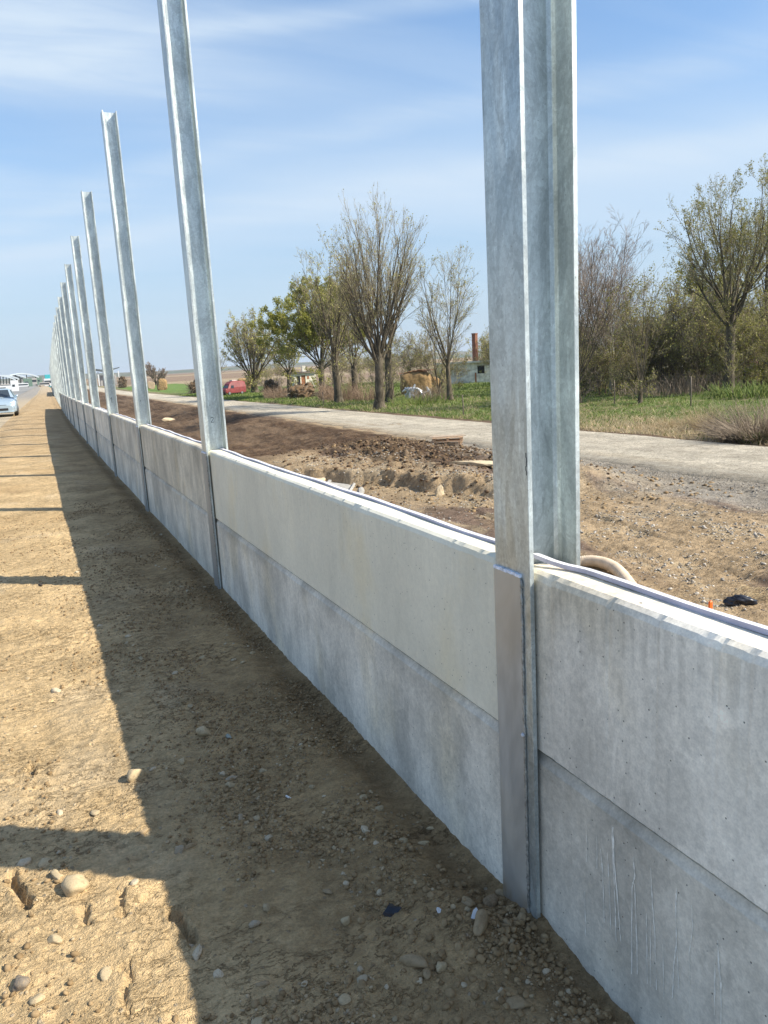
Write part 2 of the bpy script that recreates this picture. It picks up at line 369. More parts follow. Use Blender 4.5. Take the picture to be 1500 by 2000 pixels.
M_drip = simple('lime_runs', (.86, .83, .75), .8, 0, .2, 60)

def mat_soil(name, gravelly=0., attr=True, base=(.3, .2, .12), cs=1.):
    t = NT(name); v = t.pos()
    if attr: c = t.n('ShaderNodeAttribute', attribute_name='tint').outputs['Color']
    else: c = t.mix(0., base, base)
    n1 = t.noise(v, 1.6*cs, 5, (1, 1, 1), .6); n2 = t.noise(v, 14*cs, 5, (1, 1.6, 1), .7); n3 = t.noise(v, 90*cs, 3, (1, 1, 1), .7)
    f = t.math('MULTIPLY', t.ramp(n1, .3, .7, .84, 1.14), t.ramp(n2, .3, .7, .80, 1.18)); f = t.math('MULTIPLY', f, t.ramp(n3, .25, .75, .84, 1.16))
    col = t.mix(1., c, t.gray(f), 'MULTIPLY')
    vo = t.n('ShaderNodeTexVoronoi', {'Vector': t.n('ShaderNodeMapping', {0: v, 'Scale': (1, 1, .4)}).outputs[0], 'Scale': 48.*cs})
    rc = t.n('ShaderNodeSeparateColor', {0: vo.outputs['Color']})
    peb = t.math('MULTIPLY', t.ramp(vo.outputs['Distance'], .34, .20), t.ramp(rc.outputs[0], .86-.4*gravelly, .9-.4*gravelly))
    pc = t.mix(rc.outputs[1], (.20, .155, .105), (.50, .45, .37)) if not gravelly else t.mix(rc.outputs[1], (.16, .155, .14), (.46, .44, .40))
    col = t.mix(t.math('MULTIPLY', peb, .55+.3*gravelly), col, pc)
    n4 = t.noise(v, 38*cs, 5, (.9, 1.3, 1), .75, 0.); n5 = t.noise(v, 170*cs, 3, (1, 1, 1), .7)
    ck = t.noise(v, 9*cs, 5, (1., 1.9, 1), .66, .15); ln = t.ramp(t.math('ABSOLUTE', t.math('SUBTRACT', ck, .5)), .022, .0)
    msk = t.ramp(t.noise(v, 2.2, 3), .42, .56); ln = t.math('MULTIPLY', ln, msk)
    col = t.mix(t.math('MULTIPLY', ln, .65), col, t.mix(1., c, (.42, .38, .34), 'MULTIPLY'))  # crack lines darkened in the colour, standing in for shade inside them
    h = t.math('ADD', t.math('MULTIPLY', n2, .022/cs), t.math('MULTIPLY', n4, .026/cs)); h = t.math('ADD', h, t.math('MULTIPLY', n5, .006/cs)); h = t.math('ADD', h, t.math('MULTIPLY', peb, .006/cs)); h = t.math('SUBTRACT', h, t.math('MULTIPLY', ln, .008/cs))
    t.bump(h, 1.0); return t.fin(col, .97, 0, .12)
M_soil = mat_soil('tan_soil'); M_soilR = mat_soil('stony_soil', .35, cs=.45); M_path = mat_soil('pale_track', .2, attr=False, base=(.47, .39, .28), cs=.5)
M_road = mat_soil('gravel_road', 1., attr=True, cs=.55)
def mat_asphalt():
    t = NT('old_asphalt'); v = t.pos(); n = t.noise(v, .15, 4, (1, .3, 1)); m = t.noise(v, 8, 3)
    c = t.mix(t.ramp(n, .35, .65), (.19, .19, .185), (.27, .265, .25)); c = t.mix(1., c, t.gray(t.ramp(m, .3, .7, .9, 1.1)), 'MULTIPLY'); return t.fin(c, .9)
M_asph = mat_asphalt()
def mat_stone():
    t = NT('river_stone'); oi = t.n('ShaderNodeObjectInfo'); v = t.co(); n = t.noise(v, 3, 5, (1, 1, 1), .6); n2 = t.noise(v, 22, 4)
    c = t.mix(1., oi.outputs['Color'], t.gray(t.math('MULTIPLY', t.ramp(n, .3, .7, .78, 1.2), t.ramp(n2, .3, .7, .86, 1.12))), 'MULTIPLY')
    dirt = t.ramp(t.math('ADD', n, t.math('MULTIPLY', n2, .3)), .62, .80); c = t.mix(t.math('MULTIPLY', dirt, .8), c, (.30, .225, .14))
    t.bump(n2, .0010); return t.fin(c, .82, 0, .3)
M_stone = mat_stone()
def mat_peb(name, a, b):
    t = NT(name); g = t.n('ShaderNodeNewGeometry'); c = t.mix(g.outputs['Random Per Island'], a, b)
    n = t.noise(t.pos(), 60, 3); c = t.mix(1., c, t.gray(t.ramp(n, .3, .7, .8, 1.15)), 'MULTIPLY'); return t.fin(c, .92, 0, .2)
M_peb = mat_peb('pebbles', (.27, .19, .105), (.47, .375, .245)); M_clod = mat_peb('soil_crumbs', (.22, .15, .078), (.33, .235, .13)); M_grav = mat_peb('gravel_stones', (.15, .13, .105), (.50, .46, .40))
M_darkclod = mat_peb('dark_crumbs', (.075, .048, .030), (.16, .108, .065))
def mat_bark(name, a, b, sc=8):
    t = NT(name); v = t.co(); n = t.noise(v, sc, 5, (1, 1, .25), .7); m = t.noise(v, 1.3, 3); c = t.mix(t.ramp(n, .3, .7), a, b); c = t.mix(1., c, t.gray(t.ramp(m, .3, .7, .75, 1.25)), 'MULTIPLY')
    t.bump(n, .02); return t.fin(c, .95, 0, .1)
M_bark = mat_bark('tree_bark', (.055, .046, .033), (.16, .135, .10)); M_twig = mat_bark('twig_bark', (.24, .205, .135), (.36, .31, .21), 1)
M_twigR = mat_bark('brown_twig_bark', (.21, .165, .13), (.32, .25, .20), 1); M_birch = mat_bark('birch_bark', (.30, .29, .25), (.50, .48, .43), 4)
def mat_leaf(name, a, b):
    t = NT(name); g = t.n('ShaderNodeNewGeometry'); c = t.mix(g.outputs['Random Per Island'], a, b); t.fin(c, .6, 0, .3)
    tr = t.n('ShaderNodeBsdfTranslucent', {0: c}); mx = t.n('ShaderNodeMixShader', {0: .3}); t.l(t.b.outputs[0], mx.inputs[1]); t.l(tr.outputs[0], mx.inputs[2]); t.l(mx.outputs[0], t.o.inputs[0]); return t.m
M_bud = mat_leaf('spring_buds', (.30, .30, .08), (.48, .45, .15)); M_leaf = mat_leaf('young_leaves', (.23, .24, .04), (.39, .38, .085)); M_olive = mat_leaf('olive_leaves', (.20, .195, .05), (.34, .32, .09))
M_grass = mat_leaf('grass_blades', (.10, .17, .03), (.23, .27, .07)); M_dry = mat_leaf('dry_stalks', (.36, .27, .15), (.58, .47, .30)); M_brush = mat_leaf('dead_brush', (.19, .15, .11), (.44, .36, .27)); M_pink = mat_leaf('dry_weeds', (.26, .18, .13), (.42, .31, .22))

# ------------------------------------------------------------------ ground sheets
def grid(name, X, Y, zf, mat, tint=None, **k):
    XX, YY = np.meshgrid(X, Y, indexing='ij'); ZZ = zf(XX, YY)
    V = np.stack([XX.ravel(), YY.ravel(), ZZ.ravel()], 1); nx, ny = len(X), len(Y)
    i = np.arange((nx-1)*(ny-1)); a = (i//(ny-1))*ny + i % (ny-1)
    F = np.stack([a, a+ny, a+ny+1, a+1], 1)
    me = npmesh(name, V, F)
    if tint is not None:
        c = tint(XX.ravel(), YY.ravel()); at_ = me.attributes.new('tint', 'FLOAT_COLOR', 'POINT')
        at_.data.foreach_set('color', np.concatenate([c, np.ones((len(c), 1))], 1).astype(np.float32).ravel())
    return link(name, me, mat, **k)
def steps(a, b, f):
    v = [a]
    while v[-1] < b: v.append(v[-1]+f(v[-1]))
    return np.array(v)
def lerpc(c, m, col): return c*(1-m[:, None]) + np.array(col)[None]*m[:, None]
def tintL(X, Y):
    u = X-bend(Y); c = np.tile(np.array([[.61, .445, .245]]), (len(X), 1))
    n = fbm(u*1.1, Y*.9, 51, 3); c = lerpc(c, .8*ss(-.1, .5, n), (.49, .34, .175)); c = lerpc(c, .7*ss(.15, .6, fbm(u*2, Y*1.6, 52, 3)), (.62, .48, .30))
    c = lerpc(c, .75*ss(-.95, -.35, u+.15*n), (.46, .315, .165)); c = lerpc(c, .6*np.exp(-((u+.06)/.10)**2), (.21, .14, .075))  # looser browner soil by the wall, tint also darkened to deepen its shade
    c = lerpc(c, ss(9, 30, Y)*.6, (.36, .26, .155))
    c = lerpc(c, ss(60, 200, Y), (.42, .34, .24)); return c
Ya = steps(.5, 8000, lambda y: max(.013, y*y/3200.) if y > 6.3 else (.0088 if y < 4.2 else .0125))
Ya = Ya[Ya < 9000]
Xa = np.concatenate([np.arange(-2.6, -1.45, .022), np.arange(-1.45, .08, .0088), [.08]])
def warp(fn):
    return lambda X, Y: fn(X, Y)
def gridw(name, U, Y, mat, tint, **k):
    XX, YY = np.meshgrid(U, Y, indexing='ij'); XX = XX + bend(YY); ZZ = terrain(XX-1e-9, YY)
    V = np.stack([XX.ravel(), YY.ravel(), ZZ.ravel()], 1); nx, ny = len(U), len(Y)
    i = np.arange((nx-1)*(ny-1)); a = (i//(ny-1))*ny + i % (ny-1); me = npmesh(name, V, np.stack([a, a+ny, a+ny+1, a+1], 1))
    c = tint(XX.ravel(), YY.ravel()); at_ = me.attributes.new('tint', 'FLOAT_COLOR', 'POINT')
    at_.data.foreach_set('color', np.concatenate([c, np.ones((len(c), 1))], 1).astype(np.float32).ravel())
    return link(name, me, mat, **k)
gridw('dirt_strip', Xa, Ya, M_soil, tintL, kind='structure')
Xb = -np.concatenate([[2.6], 2.6+np.cumsum(.03*1.13**np.arange(92))])[::-1]
def tintB(X, Y):
    u = X-bend(Y); c = np.tile(np.array([[.47, .385, .27]]), (len(X), 1)); c = lerpc(c, ss(60, 140, Y+.3*(-X)), (.30, .28, .25)); return c
Yb = Ya[::2]
gridw('track', Xb[Xb > -3200], Ya, M_soil, tintB, kind='structure')

def tintR(X, Y):
    u = X-bend(Y); N = len(X); c = np.tile(np.array([[.42, .31, .19]]), (N, 1))
    n1 = fbm(u*.8, Y*.3, 61, 3); n2 = fbm(u*2.2, Y*1.2, 62, 3); n3 = fbm(u*.5, Y*.5, 63, 3)
    c = lerpc(c, ss(-.05, .35, n1), (.20, .142, .105)); c = lerpc(c, .8*ss(.12, .5, n2), (.44, .345, .22))
    c = lerpc(c, .85*ss(10.5, 14.2, u+1.6*n3+.8*n2)*(1-ss(24, 40, Y)), (.34, .31, .26))
    dt = ss(24, 34, Y)*(1-ss(14.3, 15.0, u+.3*n2))
    c = lerpc(c, dt, (.105, .066, .040)); c = lerpc(c, dt*.8*ss(-.02, .3, fbm(Y*1.5+u*.55, u*.22, 37, 4, .6)), (.175, .118, .073)); c = lerpc(c, dt*.7*ss(.05, .35, fbm(u*.5, Y*.12+u*.2, 64, 3)), (.205, .14, .088))
    lm = np.exp(-(((u-10.6-.12*(Y-24))/2.4)**2+((Y-25)/5.5)**2)**2)
    c = lerpc(c, .92*lm, (.095, .060, .036)); c = lerpc(c, .8*lm*ss(.25, .5, n2), (.30, .21, .13))
    e1 = (u-8.55) - .45*(18.2-Y) + .35*fbm(u*.8, Y*.8, 26, 3) + .14*fbm(u*2.5, Y*2.5, 36, 3)
    cl = np.exp(-(((e1-.7)/.9)**2))*ss(14.8, 16, Y)*(1-ss(19.5, 22, Y)); c = lerpc(c, .85*cl*ss(-.05, .25, fbm(u*1.5, Y*1.1, 66, 2)), (.56, .48, .35))
    c = lerpc(c, .75*ss(15, 17, Y)*(1-ss(20, 24, Y))*(1-ss(-.3, 0, e1)), (.40, .30, .185))
    # verge
    g = ss(21.6, 22.3, u+.6*n2)
    c = lerpc(c, ss(21.0, 21.5, u+.15*n2), (.16, .11, .075)); gc = np.tile(np.array([[.12, .165, .045]]), (N, 1))
    gc = lerpc(gc, .6*ss(-.1, .4, n3), (.14, .15, .055)); gc = lerpc(gc, .9*(1-ss(24.5, 29, u+2.5*n3))*(1-ss(26, 36, Y)), (.37, .29, .18))
    gc = lerpc(gc, .6*ss(.2, .45, n2), (.25, .20, .12)); c = c*(1-g[:, None])+gc*g[:, None]
    gn = ss(26, 40, u)*ss(45, 80, u+.0*Y)*0
    far = ss(150, 230, Y+.6*u)*ss(20, 26, u+0*Y); 
    fld = fbm(X*.004, Y*.004, 67, 2); gr = np.where((u > 24) & (u < 48) & (Y > 150) & (Y < 330), 1., 0.)
    fc = np.tile(np.array([[.23, .165, .115]]), (N, 1)); fc = lerpc(fc, ss(-.2, .3, fbm(X*.002, Y*.012, 68, 2)), (.33, .26, .17)); fc = lerpc(fc, gr, (.13, .20, .05))
    c = c*(1-far[:, None])+fc*far[:, None]; return c
Yc = steps(-2.5, 8000, lambda y: .09 if y < 4 else (max(.028, y*y/5200.) if y < 28 else max(.15, y*y/9000.)))
Xc = np.concatenate([[.08, .3, 1, 2, 3, 4, 5], np.arange(5.5, 15.2, .045), np.arange(15.2, 24, .10), 24+np.cumsum(.2*1.07**np.arange(105))])
Xc = Xc[Xc < 9000]
gridw('ground', Xc, Yc, M_soilR, tintR, kind='structure')

# gravel road, a strip with ragged edges laid on the ground
def make_road():
    Yr = steps(-2.4, 600, lambda y: .12 if y < 20 else max(.12, y*y/6000.)); Ur = np.linspace(0, 1, 70)
    UU, YY = np.meshgrid(Ur, Yr, indexing='ij')
    a = 15.1 + .35*fbm(YY*.6, YY*0, 71, 4) + .12*fbm(YY*4, YY*0, 73, 3); b = 21.35 + .12*fbm(YY*.5, YY*0, 72, 3)+.04*fbm(YY*4, YY*0, 75, 2)
    u = a+(b-a)*UU; X = u+bend(YY); e = np.minimum(UU, 1-UU)
    Z = terrain(X, YY, False)*0 + (-1.9+.010*np.clip(np.hypot(X-CAM[0], YY)-250, 0, 600)+.0045*np.clip(np.hypot(X-CAM[0], YY)-850, 0, 2500)) + .035*ss(0, .05, e)+.02
    Z = np.maximum(Z, terrain(X, YY)+.008); Z = Z - .02*np.exp(-((UU-.33)/.05)**2) - .02*np.exp(-((UU-.68)/.05)**2) + .012*fbm(u*3, YY*3, 74, 3)
    Z = np.where(e < .005, terrain(X, YY)-.02, Z)
    V = np.stack([X.ravel(), YY.ravel(), Z.ravel()], 1); nx, ny = UU.shape
    i = np.arange((nx-1)*(ny-1)); q = (i//(ny-1))*ny + i % (ny-1); me = npmesh('road', V, np.stack([q, q+ny, q+ny+1, q+1], 1))
    n = fbm(u.ravel()*.9, YY.ravel()*.15, 76, 3)+.35*fbm(u.ravel()*3, YY.ravel()*2, 77, 3); c = np.tile(np.array([[.46, .41, .325]]), (u.size, 1)); c = lerpc(c, ss(-.1, .4, n), (.54, .485, .385)); c = lerpc(c, .9*ss(.20+.3*n, .0, UU.ravel()), (.36, .29, .20))
    c = lerpc(c, .6*ss(.25, .0, UU.ravel())*(YY.ravel() < 30), (.27, .26, .225))
    at_ = me.attributes.new('tint', 'FLOAT_COLOR', 'POINT'); at_.data.foreach_set('color', np.concatenate([c, np.ones((len(c), 1))], 1).astype(np.float32).ravel())
    link('road', me, M_road, kind='structure')
make_road()

def sheet(name, poly, dz, mat, n=1):
    """flat patch given by 4 corners, subdivided to follow the terrain"""
    N = 60; s = np.linspace(0, 1, N); S, T = np.meshgrid(s, s, indexing='ij'); p = [np.array(q, float) for q in poly]
    P = (p[0][None, None]*(1-S)[..., None]+p[1][None, None]*S[..., None])*(1-T)[..., None] + (p[3][None, None]*(1-S)[..., None]+p[2][None, None]*S[..., None])*T[..., None]
    X, Y = P[..., 0], P[..., 1]; Z = terrain(X, Y, False)+dz
    i = np.arange((N-1)**2); a = (i//(N-1))*N+i % (N-1)
    return link(name, npmesh(name, np.stack([X.ravel(), Y.ravel(), Z.ravel()], 1), np.stack([a, a+N, a+N+1, a+1], 1)), mat, kind='structure')
sheet('parking_lot', [(-120, 118), (-3.0, 150), (7.0, 520), (-160, 520)], .05, M_asph)

# hills on the horizon
def hills():
    A = np.radians(np.linspace(-55, 75, 300)); Rr = np.array([3300, 3800, 4500, 5200, 6000, 7200, 8500]); AA, RR = np.meshgrid(A, Rr, indexing='ij')
    d = np.degrees(AA); hgt = 30+9*fbm(d*.11, d*0, 81, 3) + 8*np.exp(-((d-1.5)/2.6)**2) + 30*np.exp(-((RR-6000)/1200)**2)*(.6+.5*fbm(d*.09, RR*.0005, 82, 3)); prof = ss(3300, 4600, RR)*(1-.5*ss(7000, 8500, RR))
    X = RR*np.sin(AA)+CAM[0]; Y = RR*np.cos(AA); Z = 10 + hgt*prof*1.0
    nx, ny = AA.shape; i = np.arange((nx-1)*(ny-1)); a = (i//(ny-1))*ny+i % (ny-1)
    t = NT('hill_slopes'); n = t.noise(t.pos(), .0012, 5); c = t.mix(t.ramp(n, .4, .6), (.07, .09, .04), (.16, .13, .08)); t.fin(c, 1, 0, 0)
    link('hills', npmesh('hills', np.stack([X.ravel(), Y.ravel(), Z.ravel()], 1), np.stack([a, a+ny, a+ny+1, a+1], 1)), t.m, kind='structure')
hills()

# ------------------------------------------------------------------ the wall: H posts and concrete panels
Y0, SP = 1.576, 4.0
ORD = ['nearest', 'second', 'third', 'fourth', 'fifth', 'sixth', 'seventh', 'eighth', 'ninth', 'tenth', 'eleventh', 'twelfth', 'thirteenth', 'fourteenth', 'fifteenth']
def h_beam(z0, z1, B=.160, Hh=.160, tf=.013, tw=.008, r=.015):
    x1, x2 = tf, Hh-tf; yc = B/2; a, b = yc-tw/2, yc+tw/2
    q = r*(1-math.sqrt(.5))
    near = [(x2, 0), (x2, a-r), (x2-q, a-q), (x2-r, a), (x1+r, a), (x1+q, a-q), (x1, a-r), (x1, 0)]
    prof = [(0, 0), (0, B), (x1, B)] + [(x1, b+r), (x1+q, b+q), (x1+r, b), (x2-r, b), (x2-q, b+q), (x2, b+r), (x2, B), (Hh, B), (Hh, 0)] + near
    return prof
def strokes(mb, pts, w, x, yy, zz, s):
    for (a, b) in zip(pts[:-1], pts[1:]):
        p = Vector((x+a[0]*s, yy, zz+a[1]*s)); q = Vector((x+b[0]*s, yy, zz+b[1]*s)); d = (q-p).normalized(); n = Vector((-d.z, 0, d.x))*w/2
        mb.add([p-n, p+n, q+n, q-n, p-n+Vector((0, .001, 0)), p+n+Vector((0, .001, 0)), q+n+Vector((0, .001, 0)), q-n+Vector((0, .001, 0))], [(0, 1, 2, 3), (7, 6, 5, 4), (0, 4, 5, 1), (2, 6, 7, 3)])
beam_me = None
prof = h_beam(0, 0)
def make_post(k, hero):
    Yk = Y0+SP*k; X = float(bend(Yk))
    if k < 0: lab = 'galvanised steel H post at the near end of the wall beside the camera'
    elif k == 0: lab = 'nearest tall galvanised H post with bluish sealant on its cover plate edge'
    elif k == 1: lab = 'second galvanised H post, a small handwritten 2 on its web'
    elif k == 3: lab = 'fourth galvanised H post from the front, handwritten 1 low on its web'
    elif k < 13: lab = '%s galvanised steel H post from the front along the concrete wall' % ORD[k]
    elif k < 20: lab = '%s galvanised H post from the front, standing bare without panels' % ['fourteenth', 'fifteenth', 'sixteenth', 'seventeenth', 'eighteenth', 'nineteenth', 'twentieth'][k-13]
    elif k < 27: lab = 'bare far galvanised H post before the second stretch of panels'
    else: lab = 'farthest galvanised H post in the second stretch of panels at the left end'
    o = empty('steel_post', (X, Yk, 0), label=lab, cat='post', group='galvanised posts along the wall' if k < 13 else 'far galvanised posts at the left end')
    mb = MB(); ztop = 4.50 + (.012*math.sin(k*2.3))
    mb.prism(prof, 'z', -.45, ztop, n=1)
    mb.build('beam', M_galv, o, bevel=.0012 if k in (-1, 0, 1, 2) else 0)
    if k < 13:
        p = MB(); y0 = .036 if k == 0 else .010
        p.box((-.006, y0, -.40), (-.0003, .161, .985)); p.build('cover_plate', M_plate if k < 1 else M_galv2, o, bevel=.001)
        rg = random.Random(k+5)
        if k < 2:
            w = MB(); zz = -.1
            pts = []; rr = []
            while zz < .982: pts.append((-.0035, y0-.002+rg.uniform(-.0015, .0015), zz)); rr.append(rg.uniform(.0025, .0052)); zz += .006
            w.tube(pts, rr, 6); w.build('weld_bead', M_weld, o, smooth=True)
        tmb = MB(); n = 14
        for i in range(n):
            a = y0+(.160-y0)*i/n; b = y0+(.160-y0)*(i+1)/n; j = rg.uniform(-.0008, .0008)
            tmb.box((-.0075+j, a, .9855+j), (-.0002, b+.0005, .9925+j+rg.uniform(0, .0015)))
        tmb.build('sealant', M_tape, o)
    if k == 0:
        d = MB(); d.tube([(-.006, y0-.002, .545), (-.011, y0-.002, .549), (-.014, y0-.002, .549)], [.004, .0055, .003], 8); d.build('weld_drop', M_foamtop, o, smooth=True)
    if k in (1, 2, 3):
        ink = MB(); g = {1: [[(0, 1), (.3, 1.25), (.6, 1.1), (.6, .8), (0, 0), (.7, 0)]], 2: [[(0, 1), (0, .4), (.15, .3)], [(.35, .95), (.35, 1.05)]], 3: [[(-.1, .9), (.2, 1.3), (.2, 0)]]}[k]
        for s_ in g: strokes(ink, s_, .006 if k == 3 else .004, .07, .0755, {1: 1.205, 2: 1.27, 3: 1.18}[k], .03 if k != 3 else .07)
        ink.build('handwritten_mark', M_ink, o)
    if k == 0:
        ink = MB(); pts = [(-.0008, .0135, 2.015+i*.018) for i in range(3)]
        for a in range(5):
            z = 1.255+a*.011; ink.box((-.0009, .004+.002*math.sin(a*1.7), z), (-.0002, .006+.002*math.sin(a*1.7), z+.012))
        ink.build('handwritten_mark', M_ink, o)
    return o
def mat_galv2():
    t = NT('cover_plate_galvanised'); v = t.pos(); n = t.noise(v, 6, 5, (1, 1, .4), .6, .5); col = t.mix(1., (.36, .36, .345), t.gray(t.ramp(n, .3, .7, .85, 1.12)), 'MULTIPLY'); return t.fin(col, .55, .5)
M_galv2 = mat_galv2()
posts = [make_post(k, k < 3) for k in range(-1, 41)]

TONE = {(-1, 1): (.79, .735, .635), (-1, 0): (.70, .645, .545), (0, 1): (.79, .745, .605), (0, 0): (.75, .70, .60), (1, 1): (.64, .58, .465), (1, 0): (.67, .62, .52), (2, 1): (.67, .62, .52), (2, 0): (.71, .66, .56)}
def panel(k, lev):
    Ya_, Yb_ = Y0+SP*k+.092, Y0+SP*(k+1)+.069; xa = float(bend(Y0+SP*k)); xb = float(bend(Y0+SP*(k+1)))
    near = k < 2; n = 400 if near else (60 if k < 6 else 2); rg = random.Random(k*7+lev); sd = 100+k*3+lev
    xf, xk = .022, .142
    if lev: pr = [(xf+.001, .509), (xf+.007, .5035), (xk, .5035), (xk, .990), (xk-.010, 1.003), (xf+.020, 1.003), (xf+.007, .996), (xf, .982)]
    else: pr = [(xf, -.12), (xk, -.12), (xk, .4985), (xf+.034, .4985), (xf+.016, .492), (xf+.001, .470)]
    L = Yb_-Ya_; ys = np.linspace(Ya_, Yb_, n+1); cache = []
    for j in range(len(pr)): cache.append((.0006*fbm(ys*12, ys*0+j*3.3, sd, 5), .0007*fbm(ys*14, ys*0+j*5.1, sd+1, 5)))
    chips = np.clip(fbm(ys*30, ys*0, sd+2, 3)-.30, 0, 1)*.014
    def jit(i, j, t):
        a, b = cache[j][0][i], cache[j][1][i]
        if not near: return 0, 0
        if lev and j in (6, 7): return a+chips[i]*.5, b-chips[i]
        if lev and j in (0, 1): return max(a, -.001), b*.6+(chips[i]*.35)
        if (not lev) and j in (3, 4, 5): return abs(a)*.5, -abs(b)-chips[i]*.5
        if j in (0,) and not lev: return a*.3, 0
        return 0, b*.4 if (lev and j in (4, 5)) else 0
    mb = MB()
    mb.prism(pr, 'y', Ya_, Yb_, jit=jit, n=n)
    sl_ = (xb-xa)/SP
    for i, v in enumerate(mb.v): mb.v[i] = (v[0]+xa+(v[1]-(Y0+SP*k))*sl_, v[1], v[2])
    lvl = 'upper' if lev else 'lower'
    if k == -1: lab = 'upper stained grey concrete panel right of the nearest post' if lev else 'lower concrete panel right of the nearest post, streaked with white lime runs'
    elif k == 0: lab = 'upper smooth greenish grey concrete panel between the nearest and second posts' if lev else 'lower mottled grey concrete panel between the nearest and second posts'
    elif k < 13: lab = '%s concrete wall panel between the %s and %s posts' % (lvl, ORD[k], ORD[k+1])
    else: lab = '%s far concrete panel in the wall stretch beyond the bare posts' % lvl
    sm = (k, lev) == (0, 1); o = mb.build('precast_barrier', M_smooth if sm else M_conc, smooth=False)
    tag(o, lab, 'wall panel', ('%s concrete panels of the wall' % lvl) if k < 13 else '%s far concrete panels' % lvl)
    c = TONE.get((k, lev)) or tuple(np.array([.74, .69, .59])*rg.uniform(.92, 1.1)); o.color = (*c, 1)
    if lev and k < 13:
        f = MB(); m = 130 if k < 3 else 24; ph = rg.uniform(0, 6); pts = []
        for i in range(m+1):
            y = Ya_+.002+(L-.004)*i/m; w = .006*math.sin(y*2.3+ph)+.003*math.sin(y*7+ph*2) if k >= 0 else .002*math.sin(y*3)
            z = 1.0045+.0015*math.sin(y*11+ph); x = .106+w
            if k == -1 and L-(y-Ya_) < 0: pass
            if k == -1:
                e = ss(.16, 0., Y0-0.0 +.07 - y) ; x -= .05*float(e); z += .02*float(e)**2
            pts.append((x+xa+(y-(Y0+SP*k))*sl_, y, z))
        vs = []; hh = .011 if k == -1 else .008; wd = .017 if k == -1 else .020
        for (x, y, z) in pts: vs += [(x, y, z), (x+wd, y, z), (x+wd, y, z+hh), (x+.001, y, z+hh)]
        f.add(vs, [(0, 1, 2, 3), tuple(range(len(vs)-4, len(vs)))[::-1]]); 
        for i in range(len(pts)-1):
            b = 4*i; f.add([], [])
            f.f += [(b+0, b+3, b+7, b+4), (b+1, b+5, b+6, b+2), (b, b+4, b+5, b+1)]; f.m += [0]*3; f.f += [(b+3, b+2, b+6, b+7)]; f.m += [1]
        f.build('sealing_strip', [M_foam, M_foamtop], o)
    return o
def ray_x(px, py, X0):
    d = fw*FPX + rt*(px-750) - up*(py-1000); t = (X0-CAM[0])/d[0]; return CAM+d*t
PAN = {}
for k in list(range(-1, 13)) + list(range(27, 40)):
    for lev in (0, 1): PAN[k, lev] = panel(k, lev)
dm = MB(); rg = random.Random(4)
for run in [[(345, 690), (347, 925)], [(410, 760), (411, 970)], [(433, 840), (448, 1000), (457, 1310)], [(478, 860), (488, 1050), (500, 1380)], [(505, 690), (512, 900), (527, 1200), (533, 1430)], [(512, 700), (520, 930), (545, 1200), (562, 1430)],
            [(641, 890), (652, 1010), (634, 1090), (632, 1640)], [(650, 1060), (655, 1200), (667, 1500), (668, 1640)], [(753, 960), (762, 1160), (780, 1400), (790, 1740)], [(917, 1090), (912, 1200), (918, 1440), (900, 1580), (893, 1790)], [(918, 1450), (934, 1730)],
            [(1012, 1200), (1021, 1350), (998, 1500), (1000, 1890)], [(1180, 1420), (1186, 1600), (1202, 1700), (1200, 1957)], [(1162, 1500), (1160, 1900)], [(333, 1110), (338, 1400)], [(725, 1250), (732, 1700)], [(750, 1300), (755, 1720)], [(830, 1450), (838, 1800)]]:
    P = [ray_x(1040+a*.3067, 1400+b*.3067, .0215) for a, b in run]; pts = []
    for a, b in zip(P[:-1], P[1:]):
        for i in range(8): pts.append(a+(b-a)*i/8)
    pts.append(P[-1]); w = rg.uniform(.0014, .0027); vs = []
    n = len(pts)
    for i, p in enumerate(pts):
        ww = w*(.25+1.0*rg.random())*(1-.4*i/n)*(1 if i > 2 else .4); j = rg.uniform(-.0006, .0006)
        vs += [(.0215, p[1]-ww+j, p[2]), (.0213, p[1]+j, p[2]), (.0215, p[1]+ww+j, p[2])]
    fs = []
    for i in range(n-1):
        b = 3*i; fs += [(b, b+3, b+4, b+1), (b+1, b+4, b+5, b+2)]
    dm.add(vs, fs)
if dm.v: dm.build('lime_runs', M_drip, PAN[-1, 0])

# ------------------------------------------------------------------ stones, pebbles, gravel
import bmesh
def rock_mesh(seed, flat=.7, sub=3, rough=.18, edgy=0.):
    bm = bmesh.new(); bmesh.ops.create_icosphere(bm, subdivisions=sub, radius=1.0); rg = np.random.RandomState(seed)
    V = np.array([v.co[:] for v in bm.verts]); F = np.array([[v.index for v in f.verts] for f in bm.faces]); bm.free()
    o = rg.rand(3)*50
    n = fbm(V[:, 0]*1.1+o[0]+V[:, 2], V[:, 1]*1.1+o[1]-V[:, 2]*.7, seed, 3); m = fbm(V[:, 0]*4+o[1], V[:, 1]*4+V[:, 2]*4, seed+5, 3)
    V = V*(1+rough*n*1.6+rough*.22*m)[:, None]
    for i in range(int(edgy)):
        d = rg.randn(3); d /= np.linalg.norm(d); h = V@d; lim = rg.uniform(.55, .8); V = V-np.clip(h-lim, 0, 9)[:, None]*d[None]*.85
    V = V*np.array([[1, rg.uniform(.62, .92), flat]]); return V, F
ROCKS = [rock_mesh(200+i, [.7, .55, .8, .62, .5][i % 5], 3, [.20, .26, .22][i % 3], [3, 7, 5][i % 3]) for i in range(12)]
ROCK_ME = [npmesh('stone', V, F) for V, F in ROCKS]
GLUM = {}
